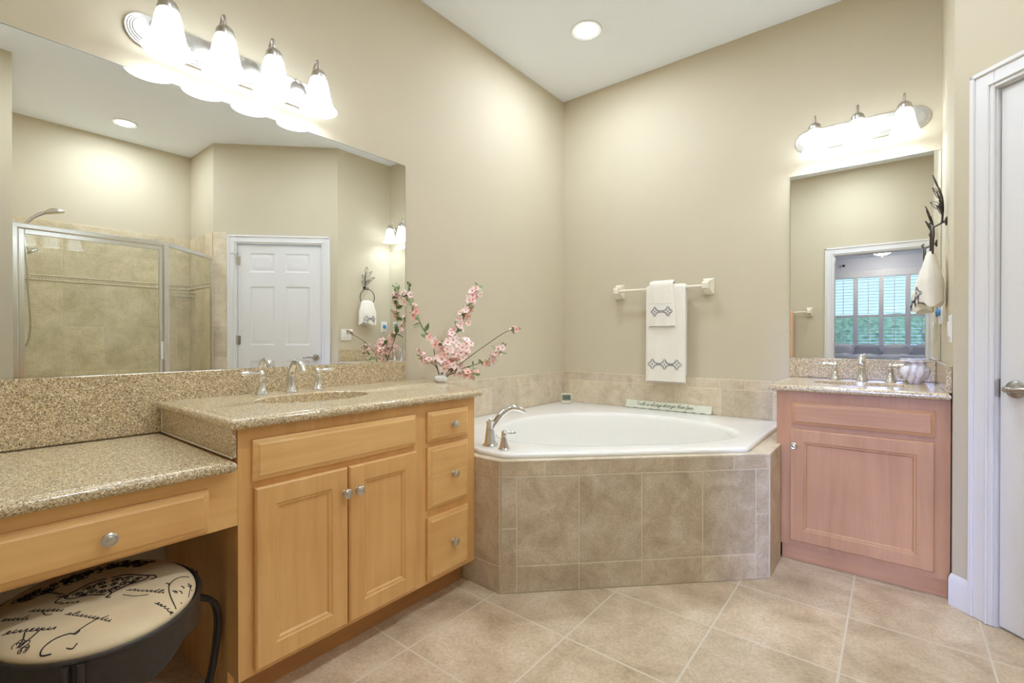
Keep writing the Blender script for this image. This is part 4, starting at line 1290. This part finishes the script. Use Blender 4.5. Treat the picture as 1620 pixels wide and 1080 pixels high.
wall_plate(FCW, 0.555, 1.145, 0.118, 0.118, 'double', 'white double switch plate near the edge of the short wall')

# ------------------------------------------------------------------ stone jar on the corner vanity
jl = (2.212, -0.160, CZ1 + 0.0005)
t = tag(MB().lathe([(0.022, 0.0), (0.026, 0.004), (0.042, 0.022), (0.056, 0.044), (0.061, 0.064), (0.057, 0.082), (0.045, 0.096), (0.040, 0.102), (0.044, 0.108), (0.056, 0.113), (0.058, 0.116), (0.050, 0.117), (0.036, 0.110), (0.034, 0.09), (0.02, 0.05)], 40, jl, cap0=True, cap1=True).build('stone_jar', 'swirl', origin=jl), 'round swirled stone jar with flared rim by the faucet', 'jar')

# ------------------------------------------------------------------ vase and flowering branches
vl = Vector((0.262, -1.606, CZ1 + 0.0005))
tag(MB().lathe([(0.024, 0.0), (0.030, 0.004), (0.034, 0.014), (0.033, 0.028), (0.028, 0.036), (0.030, 0.040), (0.027, 0.041), (0.024, 0.036), (0.026, 0.02), (0.02, 0.008)], 28, vl).build('vase', 'white_vase', origin=vl), 'tiny white vase at the tub end of the granite countertop', 'vase')

def blossom_mesh(name, deep, seed):
    rnd = random.Random(seed)
    mb = MB()
    for k in range(5):
        a0 = 2 * PI * k / 5 + rnd.uniform(-0.15, 0.15)
        L, w = rnd.uniform(0.9, 1.1), rnd.uniform(0.36, 0.44)
        vs4, fs4 = [], []
        NL, NW = 5, 4
        for i in range(NL + 1):
            q = i / NL
            for j in range(NW + 1):
                s_ = (j / NW - 0.5) * 2
                ww = w * math.sin(PI * min(1, 0.12 + 0.80 * q)) ** 0.8
                notch = 0.10 * (1 - abs(s_)) if i == NL else 0
                r = 0.08 + (L - notch) * q * (1 - 0.10 * s_ * s_)
                z = 0.32 * q ** 0.7 - 0.20 * q * q + 0.14 * s_ * s_ * q + rnd.uniform(-0.02, 0.02)
                y = s_ * ww
                vs4.append((r * math.cos(a0) - y * math.sin(a0), r * math.sin(a0) + y * math.cos(a0), z))
        for i in range(NL):
            for j in range(NW):
                a = i * (NW + 1) + j
                fs4.append((a, a + 1, a + NW + 2, a + NW + 1))
        mb.add(vs4, fs4, 0)
    for k in range(7):
        a = 2 * PI * k / 7
        mb.tube([(0.03 * math.cos(a), 0.03 * math.sin(a), 0.05), (0.10 * math.cos(a), 0.10 * math.sin(a), 0.34)], [0.03, 0.045], 5, 1)
    mb.sphere((0, 0, 0.06), 0.16, 8, 1)
    o = mb.build(name, ['petal_deep' if deep else 'petal', 'petal_core'], ang=80)
    me = o.data; bpy.data.objects.remove(o)
    return me
def leaf_mesh(name, mat, seed):
    rnd = random.Random(seed)
    mb = MB(); vs4, fs4 = [], []
    NL = 7
    for i in range(NL + 1):
        q = i / NL
        w = 0.27 * math.sin(PI * q ** 0.8) ** 0.9 + 0.004
        for s_ in (-1, 0, 1):
            vs4.append((q, s_ * w, 0.10 * q - 0.22 * q * q + 0.07 * abs(s_)))
    for i in range(NL):
        for j in range(2):
            a = i * 3 + j
            fs4.append((a, a + 1, a + 4, a + 3))
    mb.add(vs4, fs4)
    o = mb.build(name, mat, ang=80); me = o.data; bpy.data.objects.remove(o)
    return me
BL = [blossom_mesh('blossom', i >= 3, i) for i in range(5)]
LF = [leaf_mesh('leaf', 'leaf' if i < 3 else 'leaf_pale', i) for i in range(5)]
rndb = random.Random(21)
def child_mesh(name, me, parent, pos, normal, size, roll=None):
    o = bpy.data.objects.new(name, me); C.objects.link(o); o.parent = parent
    o.location = Vector(pos) - wl(parent)
    nrm = Vector(normal).normalized()
    q = nrm.to_track_quat('Z', 'Y') if name == 'blossom' else nrm.to_track_quat('X', 'Z')
    from mathutils import Quaternion
    ax = Vector((0, 0, 1)) if name == 'blossom' else Vector((1, 0, 0))
    o.rotation_mode = 'QUATERNION'
    o.rotation_quaternion = q @ Quaternion(ax, rndb.uniform(0, 6.28) if roll is None else roll)
    o.scale = (size, size, size)
    return o
camv = Vector((2.128, -3.329, 1.2))
def branch(pts, side, flowers, leaves, label, r0=0.0028):
    """pts: world points; flowers: list of (t, count, spread, size, deep share)"""
    vb_ = vl + Vector((0, 0, 0.006))
    t = thing('flowering_branch', vl + Vector((0, 0, 0.004)), label, 'flower branch', 'flowering branches in the white vase')
    path = smooth_path([vb_] + [Vector(p) for p in pts], 7)
    n = len(path)
    mb = MB().tube(path, [r0 * (1 - 0.6 * i / n) for i in range(n)], 6)
    mb.build('stem', 'stem', t)
    at_ = lambda q: path[min(n - 1, max(0, int(q * (n - 1))))]
    for q0, q1, cnt, spread, size, deep in flowers:
        for k in range(cnt):
            q = q0 + (q1 - q0) * (k + rndb.random()) / cnt
            off = Vector((rndb.gauss(0, 1), rndb.gauss(0, 1), rndb.gauss(0, 1)))
            off = off.normalized() * spread * rndb.uniform(0.4, 1.0)
            p = at_(q) + off
            p.x = max(p.x, 0.045)
            nrm = off.normalized() * 0.7 + (camv - p).normalized() * 0.6 + Vector((0, 0, 0.2))
            child_mesh('blossom', BL[rndb.randrange(3, 5) if rndb.random() < deep else rndb.randrange(0, 3)], t, p, nrm, size * rndb.uniform(0.85, 1.15))
    for q0, q1, cnt, size in leaves:
        for k in range(cnt):
            q = q0 + (q1 - q0) * (k + rndb.random()) / cnt
            p = at_(q); tdir = (at_(min(1, q + 0.08)) - at_(max(0, q - 0.08))).normalized()
            sd = Vector((rndb.gauss(0, 1), rndb.gauss(0, 1), rndb.gauss(0, 0.7))).normalized()
            nrm = tdir * 0.7 + sd
            tip = p + nrm.normalized() * size
            if tip.x < 0.03: nrm.x = abs(nrm.x)
            child_mesh('leaf', LF[rndb.randrange(5)], t, p, nrm, size * rndb.uniform(0.8, 1.15))
    return t
branch([(0.220, -1.600, 0.970), (0.170, -1.587, 1.088), (0.120, -1.602, 1.157), (0.080, -1.635, 1.261), (0.055, -1.662, 1.329), (0.060, -1.640, 1.400)], 0,
       [(0.64, 0.72, 5, 0.020, 0.022, 0.9), (0.80, 0.90, 11, 0.030, 0.022, 0.05), (0.30, 0.40, 3, 0.02, 0.021, 0.1)], [(0.4, 0.78, 14, 0.048), (0.84, 1.0, 9, 0.036)],
       'tall flowering branch leaning in front of the long mirror edge')
branch([(0.270, -1.588, 0.954), (0.270, -1.532, 1.088), (0.260, -1.425, 1.229), (0.250, -1.348, 1.340), (0.250, -1.300, 1.398)], 0,
       [(0.36, 0.66, 24, 0.036, 0.022, 0.15), (0.66, 0.95, 22, 0.032, 0.021, 0.15)], [(0.45, 0.8, 14, 0.046), (0.85, 1.0, 9, 0.040)],
       'tallest flowering branch rising clear of the mirror against the wall')
branch([(0.320, -1.570, 0.940), (0.380, -1.547, 0.989), (0.520, -1.531, 1.073), (0.660, -1.550, 1.135), (0.710, -1.534, 1.147)], 0,
       [(0.95, 1.0, 4, 0.012, 0.019, 0.5)], [(0.88, 1.0, 9, 0.028)], 'thin bare stem with one blossom tip over the tub wall')
branch([(0.310, -1.570, 0.920), (0.360, -1.551, 0.945), (0.480, -1.510, 0.984), (0.560, -1.504, 1.025), (0.600, -1.492, 1.051)], 0,
       [(0.80, 1.0, 9, 0.030, 0.021, 0.2), (0.60, 0.80, 4, 0.03, 0.021, 0.4)], [(0.45, 1.0, 17, 0.042)], 'leafy flowering branch reaching low towards the room')
branch([(0.270, -1.603, 0.960), (0.280, -1.588, 1.040), (0.270, -1.600, 1.080)], 0,
       [(0.35, 1.0, 32, 0.052, 0.023, 0.12)], [(0.3, 1.0, 8, 0.042)], 'dense short blossom cluster right above the vase')
branch([(0.300, -1.561, 0.954), (0.330, -1.530, 1.010), (0.330, -1.500, 1.070)], 0,
       [(0.3, 1.0, 36, 0.052, 0.023, 0.15)], [(0.3, 1.0, 11, 0.042)], 'full blossom cluster at the countertop end by the tub')
branch([(0.240, -1.619, 0.954), (0.200, -1.662, 0.995), (0.180, -1.684, 1.040)], 0,
       [(0.45, 1.0, 13, 0.020, 0.021, 0.10)], [(0.4, 0.9, 5, 0.034)], 'short pale blossom spray on the mirror side of the vase')
branch([(0.310, -1.580, 0.915), (0.360, -1.560, 0.930), (0.420, -1.556, 0.920), (0.455, -1.540, 0.925)], 0,
       [(0.45, 1.0, 10, 0.020, 0.021, 0.75)], [(0.5, 1.0, 8, 0.040)], 'drooping coral blossoms just above the granite edge')

# ------------------------------------------------------------------ stool
sx, sy_ = 0.59, -3.055
t = thing('vanity_stool', (sx, sy_, 0), 'black iron stool with cream script print seat at the desk', 'stool')
SZ0, DOME = 0.444, 0.032
RX, RY = 0.245, 0.198
def seat_z(x, y):
    q = ((x - sx) / RX) ** 2 + ((y - sy_) / RY) ** 2
    return SZ0 + DOME * max(0.0, 1 - q ** 2.6) ** 0.5
mb = MB()
prof = [(0.97, SZ0 - 0.012)]
loops = []
NQ = 64
for k, z in [(0.90, SZ0 - 0.012), (0.985, SZ0 - 0.010), (1.0, SZ0)]:
    loops.append([(sx + RX * k * math.cos(a), sy_ + RY * k * math.sin(a), z) for a in [2 * PI * i / NQ for i in range(NQ)]])
for k in (0.995, 0.985, 0.97, 0.94, 0.90, 0.84, 0.76, 0.66, 0.52, 0.36, 0.18, 0.02):
    loops.append([(sx + RX * k * math.cos(a), sy_ + RY * k * math.sin(a), SZ0 + DOME * (1 - (k * k) ** 2.6) ** 0.5) for a in [2 * PI * i / NQ for i in range(NQ)]])
mb.loft(loops, True, True)
mb.build('seat', 'fabric', t, ang=80)
# printed motifs, drawn as thin ink strokes on the cloth
mb = MB()
def stroke(pts, r=0.0009, k=5, closed=False):
    pp = smooth_path([(p[0], p[1], 0) for p in pts], k, closed)
    out = []
    for p in pp:
        q = (p.x / RX) ** 2 + (p.y / RY) ** 2
        if q < 0.985: out.append((sx + p.x, sy_ + p.y, seat_z(sx + p.x, sy_ + p.y) + 0.0002))
        else:
            if len(out) > 1: mb.tube(out, r, 5)
            out = []
    if len(out) > 1: mb.tube(out, r, 5)
rs_ = random.Random(4)
def scribble(a, b, h, n, r=0.0009):
    """a run of illegible handwriting: slanted pen loops of uneven height from a to b"""
    a, b = Vector(a), Vector(b); d_ = (b - a); L = d_.length; d_.normalize(); up = Vector((-d_.y, d_.x))
    up = (up + d_ * 0.35).normalized()
    pts = []; hs_ = [h * rs_.choice((0.38, 0.42, 0.5, 0.45, 0.95)) for _ in range(n + 1)]
    lp = [rs_.choice((0.15, 0.5, 0.9)) for _ in range(n + 1)]
    N = n * 10
    for i in range(N + 1):
        k = min(n, i // 10); ph_ = 2 * PI * (i % 10) / 10
        q = i / N
        pts.append(a + d_ * (L * q + L / n * 0.42 * lp[k] * math.sin(ph_)) + up * hs_[k] * (0.5 - 0.5 * math.cos(ph_)))
    stroke([(p.x, p.y) for p in pts], r, 1)
scribble((0.052, -0.166), (0.125, -0.094), 0.022, 9, 0.0013)
stroke([(0.085, -0.135), (0.110, -0.140), (0.130, -0.148), (0.118, -0.128), (0.098, -0.110)], 0.0014)
stroke([(0.196, -0.108), (0.184, -0.122), (0.170, -0.116), (0.162, -0.096), (0.166, -0.076), (0.176, -0.068), (0.170, -0.060)], 0.0016)
stroke([(0.206, -0.070), (0.212, -0.078), (0.204, -0.086)], 0.0014)
scribble((-0.010, -0.120), (0.050, -0.072), 0.020, 7, 0.0011)
stroke([(0.012, -0.100), (0.040, -0.098), (0.048, -0.088)], 0.0012)
scribble((0.072, -0.070), (0.180, -0.012), 0.018, 11, 0.0011)
stroke([(0.150, -0.030), (0.160, -0.050), (0.173, -0.070)], 0.0013)
scribble((-0.095, -0.085), (-0.040, -0.055), 0.016, 6); scribble((-0.045, -0.070), (-0.020, -0.052), 0.012, 3); scribble((0.005, -0.073), (0.030, -0.040), 0.012, 4)
scribble((0.050, 0.045), (0.132, 0.100), 0.018, 9, 0.0011); stroke([(0.07, 0.035), (0.10, 0.052), (0.115, 0.075)], 0.001)
scribble((0.166, 0.074), (0.222, 0.098), 0.014, 6, 0.0011)
scribble((-0.02, -0.165), (0.03, -0.128), 0.018, 6, 0.0011)
# scrolled medallion
mc, ma = Vector((-0.006, 0.022)), math.atan2(0.15, 0.030)
def med(u, v):
    return (mc.x + u * math.cos(ma) - v * math.sin(ma), mc.y + u * math.sin(ma) + v * math.cos(ma))
for sgn in (-1, 1):
    stroke([med(0.005 * sgn, 0.055), med(0.035 * sgn, 0.050), med(0.060 * sgn, 0.028), med(0.080 * sgn, 0.004), med(0.070 * sgn, -0.014), med(0.035 * sgn, -0.022), med(0.006 * sgn, -0.045)], 0.0018)
    for (u, v, r) in ((0.015, 0.030, 0.012), (0.036, 0.020, 0.013), (0.056, 0.000, 0.011), (0.030, -0.006, 0.011), (0.012, -0.022, 0.010), (0.010, 0.006, 0.008), (0.046, -0.012, 0.007)):
        stroke([med(sgn * (u + r * (1 - i / 14) * math.cos(i * 0.75)), v + r * (1 - i / 14) * math.sin(i * 0.75)) for i in range(13)], 0.0017, 3)
    stroke([med(0.078 * sgn, 0.010), med(0.092 * sgn, 0.000), med(0.096 * sgn, -0.016), med(0.084 * sgn, -0.022)], 0.0016)
stroke([med(0, -0.02), med(0.006, -0.045), med(-0.004, -0.060), med(0.004, -0.066)], 0.002)
# dark damask along the far side
arc_ = smooth_path([(-0.105, -0.135, 0), (-0.140, -0.060, 0), (-0.156, 0.010, 0), (-0.158, 0.085, 0), (-0.100, 0.142, 0)], 12)
for i in range(95):
    c0 = arc_[rs_.randrange(len(arc_))]; k = rs_.uniform(0.76, 1.0)
    px, py = c0.x * k, c0.y * k
    r = rs_.uniform(0.006, 0.013); ph = rs_.uniform(0, 6.3); sg = rs_.choice((-1, 1))
    stroke([(px + r * (1 - q / 11) * math.cos(ph + sg * q * 0.8), py + r * (1 - q / 11) * math.sin(ph + sg * q * 0.8)) for q in range(10)], rs_.uniform(0.0008, 0.0017), 3)
# teardrop outline on the near right side
stroke([(0.236, 0.110), (0.170, 0.108), (0.110, 0.118), (0.080, 0.134), (0.064, 0.155), (0.066, 0.176)], 0.0014)
stroke([(0.236, 0.110), (0.20, 0.128), (0.15, 0.150), (0.11, 0.168)], 0.0010)
for i in range(14):
    q = rs_.uniform(0.08, 0.2); w0 = rs_.uniform(0.12, 0.165)
    stroke([(q, w0), (q + 0.008, w0 + 0.004), (q + 0.013, w0 + 0.001)], 0.0013, 3)
for i in range(6):
    a = rs_.uniform(-1.02, -0.80); k = rs_.uniform(0.86, 0.97)
    px, py = RX * k * math.cos(a), RY * k * math.sin(a)
    stroke([(px + 0.008 * math.cos(q), py + 0.006 * math.sin(q)) for q in (0, 1, 2, 3, 4, 5)], 0.0009, 3)
mb.build('printed_script', 'ink', t)
# iron rim with scalloped skirt
mb = MB()
NQ = 96
top_o, bot_o, top_i, bot_i = [], [], [], []
for i in range(NQ):
    a = 2 * PI * i / NQ
    lobe = 0.5 - 0.5 * math.cos(4 * (a - 0.12))       # 0 at the legs
    zb_ = SZ0 - 0.066 - 0.040 * (1 - lobe) ** 1.5 * (0.35 + 0.65 * max(0.0, math.cos(a))) + 0.008 * math.cos(12 * (a - 0.12)) * lobe
    ca, sa = math.cos(a), math.sin(a)
    top_o.append((sx + (RX + 0.010) * ca, sy_ + (RY + 0.010) * sa, SZ0 - 0.002)); bot_o.append((sx + (RX + 0.010) * ca, sy_ + (RY + 0.010) * sa, zb_))
    top_i.append((sx + (RX + 0.006) * ca, sy_ + (RY + 0.006) * sa, SZ0 - 0.002)); bot_i.append((sx + (RX + 0.006) * ca, sy_ + (RY + 0.006) * sa, zb_))
mb.loft([top_i, top_o, bot_o, bot_i, top_i])
mb.build('skirt', 'iron', t)
MB().tube([(sx + (RX + 0.009) * math.cos(a), sy_ + (RY + 0.009) * math.sin(a), SZ0 - 0.003) for a in [2 * PI * i / 72 for i in range(72)]], 0.0055, 8, closed=True).build('rim', 'iron', t)
for k in range(4):
    a = 0.12 + PI / 2 * k - 0.45 * (1 if k in (0,) else 0) + (0.0)
    ca, sa = math.cos(a), math.sin(a)
    rr0 = 1 / math.sqrt((ca / (RX + 0.016)) ** 2 + (sa / (RY + 0.016)) ** 2)
    tx, ty = -sa, ca
    for s_ in (-1, 1):
        o_ = 0.012 * s_
        def P_(r, z, kk=1.0):
            return (sx + (rr0 + r) * ca + tx * o_ * kk, sy_ + (rr0 + r) * sa + ty * o_ * kk, z)
        pts = smooth_path([P_(0, SZ0 - 0.006), P_(0.0, 0.40), P_(0.002, 0.365), P_(0.024, 0.350, 0.9), P_(0.058, 0.318, 0.8), P_(0.068, 0.25, 0.6), P_(0.052, 0.13, 0.45), P_(0.030, 0.05, 0.45), P_(0.034, 0.006, 0.5)], 6)
        mb = MB().tube(pts, 0.0075, 10)
        mb.build('leg', 'iron', t)

# ------------------------------------------------------------------ shower
sh = thing('shower_enclosure', (2.67, -2.4, 0), 'silver framed glass shower with hinged door in a corner', 'shower enclosure')
SX = 2.67; FT_ = 1.915; cb = 0.10
px0, py0 = SX, -2.020
ex, ey = xd - 0.020, yd - 0.020
ds = Vector((ex - px0, ey - py0, 0)); Ls = ds.length; ds.normalize()
FS1 = FR(SX, -2.928, 0, 0, 1)              # along +y, faces +x (inside)
L1 = 2.928 - 2.020
FS2 = FR(px0, py0, 0, ds.x, ds.y)
pan = [(SX - 0.05, -2.928), (SX - 0.05, -2.04), (px0 - 0.03, py0 + 0.03), (xd - 0.05, yd + 0.005), (xd + 0.01, yd - 0.002), (3.778, yd - 0.002), (3.778, -2.928)]
MB().prism(pan, 0.001, 0.05).build('shower_base', 'ceramic', sh)
mb = MB(); mb.prism([(SX - 0.05, -2.928), (SX - 0.05, -2.04), (px0 - 0.035, py0 + 0.03), (px0 + 0.06, py0 - 0.02), (SX + 0.06, -2.06), (SX + 0.06, -2.928)][::1], 0.051, cb)
mb.M = FS2
mb.box((0.02, 0.051, -0.055), (Ls - 0.02, cb, 0.055))
mb.build('curb', 'shower_tile', sh)
mb = MB(FS1)
mb.box((0.0, cb + 0.001, -0.02), (0.030, FT_, 0.02), r=0.003); mb.box((0.0, FT_ - 0.032, -0.021), (L1, FT_, 0.021), r=0.003); mb.box((0.0, cb + 0.001, -0.02), (L1, cb + 0.025, 0.02), r=0.003)
mb.box((L1 - 0.028, cb + 0.001, -0.022), (L1 + 0.010, FT_, 0.022), r=0.004)
mb.M = FS2
mb.box((0.008, FT_ - 0.032, -0.016), (Ls, FT_, 0.016), r=0.003); mb.box((0.008, cb + 0.001, -0.016), (Ls, cb + 0.02, 0.016), r=0.003); mb.box((Ls - 0.020, cb + 0.001, -0.014), (Ls, FT_, 0.014), r=0.003)
mb.build('frame', 'silver', sh)
dr = MB(FS1); a0, a1, z0, z1 = 0.034, L1 - 0.032, cb + 0.03, FT_ - 0.037
dr.box((a0, z0, -0.012), (a0 + 0.030, z1, 0.012), r=0.003).box((a1 - 0.026, z0, -0.012), (a1, z1, 0.012), r=0.003).box((a0 + 0.03, z1 - 0.035, -0.012), (a1 - 0.026, z1, 0.012), r=0.003).box((a0 + 0.03, z0, -0.012), (a1 - 0.026, z0 + 0.03, 0.012), r=0.003)
dr = dr.build('door', 'silver', sh)
MB(FS1).box((a0 + 0.029, z0 + 0.029, -0.003), (a1 - 0.025, z1 - 0.034, 0.003)).build('glass', 'glass', dr)
MB(FS1).box((a1 - 0.020, 0.93, -0.030), (a1 - 0.002, 1.08, -0.0125), r=0.004).build('door_pull', 'plastic', dr)
MB(FS2).box((0.012, cb + 0.02, -0.003), (Ls - 0.02, FT_ - 0.032, 0.003)).build('fixed_glass', 'glass', sh)
# shower heads on the end wall
hs = thing('hand_shower', (3.30, -2.92, 2.0), 'bronze hand shower on a wall bracket above the shower frame', 'shower head')
mb = MB()
mb.lathe([(0.028, 0.0), (0.03, 0.004), (0.02, 0.010), (0.012, 0.012)], 20)
m2 = Matrix.Translation((3.25, -2.9185, 2.00)) @ Matrix.Rotation(-PI / 2, 4, 'X')
mb.v = [m2 @ p for p in mb.v]
mb.tube(smooth_path([(3.25, -2.915, 2.00), (3.25, -2.87, 2.01), (3.25, -2.82, 2.005), (3.25, -2.80, 1.985)], 4), 0.010, 10)
mb.build('wall_arm', 'nickel', hs)
mb = MB()
mb.tube(smooth_path([(3.25, -2.82, 1.955), (3.25, -2.79, 2.03), (3.25, -2.74, 2.09), (3.25, -2.69, 2.125), (3.25, -2.66, 2.135)], 5), [0.012] * 10 + [0.0135] * 11, 10)
m3 = Matrix.Translation((3.25, -2.635, 2.142)) @ Matrix.Rotation(math.radians(16), 4, 'X')
k0 = len(mb.v)
mb.lathe([(0.010, 0.030), (0.030, 0.022), (0.050, 0.006), (0.054, -0.006), (0.050, -0.012), (0.004, -0.012)], 24, sx=1.0, sy=1.25)
mb.v = mb.v[:k0] + [m3 @ p for p in mb.v[k0:]]
mb.build('hand_piece', 'nickel', hs)
mb = MB()
mb.tube(smooth_path([(3.25, -2.815, 1.95), (3.22, -2.80, 1.75), (3.20, -2.79, 1.45), (3.21, -2.78, 1.20), (3.26, -2.80, 1.05), (3.32, -2.84, 1.15), (3.33, -2.90, 1.24)], 6), 0.007, 8)
mb.build('hose', 'nickel', hs)
hs = thing('overhead_shower', (3.45, -2.92, 1.86), 'fixed round shower head low on the wall behind the glass door', 'shower head')
mb = MB()
mb.tube(smooth_path([(3.45, -2.918, 1.90), (3.45, -2.86, 1.905), (3.45, -2.80, 1.885), (3.45, -2.765, 1.855)], 5), 0.009, 10)
mb.build('wall_arm', 'nickel', hs)
mb = MB(); k0 = 0
mb.lathe([(0.012, 0.04), (0.020, 0.022), (0.048, 0.004), (0.050, -0.008), (0.044, -0.012), (0.004, -0.012)], 24)
m3 = Matrix.Translation((3.45, -2.748, 1.828)) @ Matrix.Rotation(math.radians(35), 4, 'X')
mb.v = [m3 @ p for p in mb.v]
mb.build('spray_face', 'nickel', hs)
# small wire shelf in the shower corner
t = thing('corner_shelf', (3.70, yd - 0.06, 1.58), 'small chrome corner rack below the shower border tiles', 'shelf')
mb = MB()
cx_, cy_ = 3.7745, yd - 0.0105
for z in (1.585, 1.545):
    mb.tube([(cx_ - 0.005, cy_ - 0.18, z), (cx_ - 0.005, cy_ - 0.005, z), (cx_ - 0.18, cy_ - 0.005, z)], 0.003, 8)
    mb.tube(smooth_path([(cx_ - 0.18, cy_ - 0.005, z), (cx_ - 0.13, cy_ - 0.10, z), (cx_ - 0.10, cy_ - 0.13, z), (cx_ - 0.005, cy_ - 0.18, z)], 4), 0.003, 8)
for k in range(6):
    q = (k + 0.5) / 6
    mb.tube([(cx_ - 0.18 * q, cy_ - 0.006, 1.545), (cx_ - 0.006, cy_ - 0.18 * q, 1.545)], 0.002, 6)
mb.build('wire_basket', 'chrome', t)
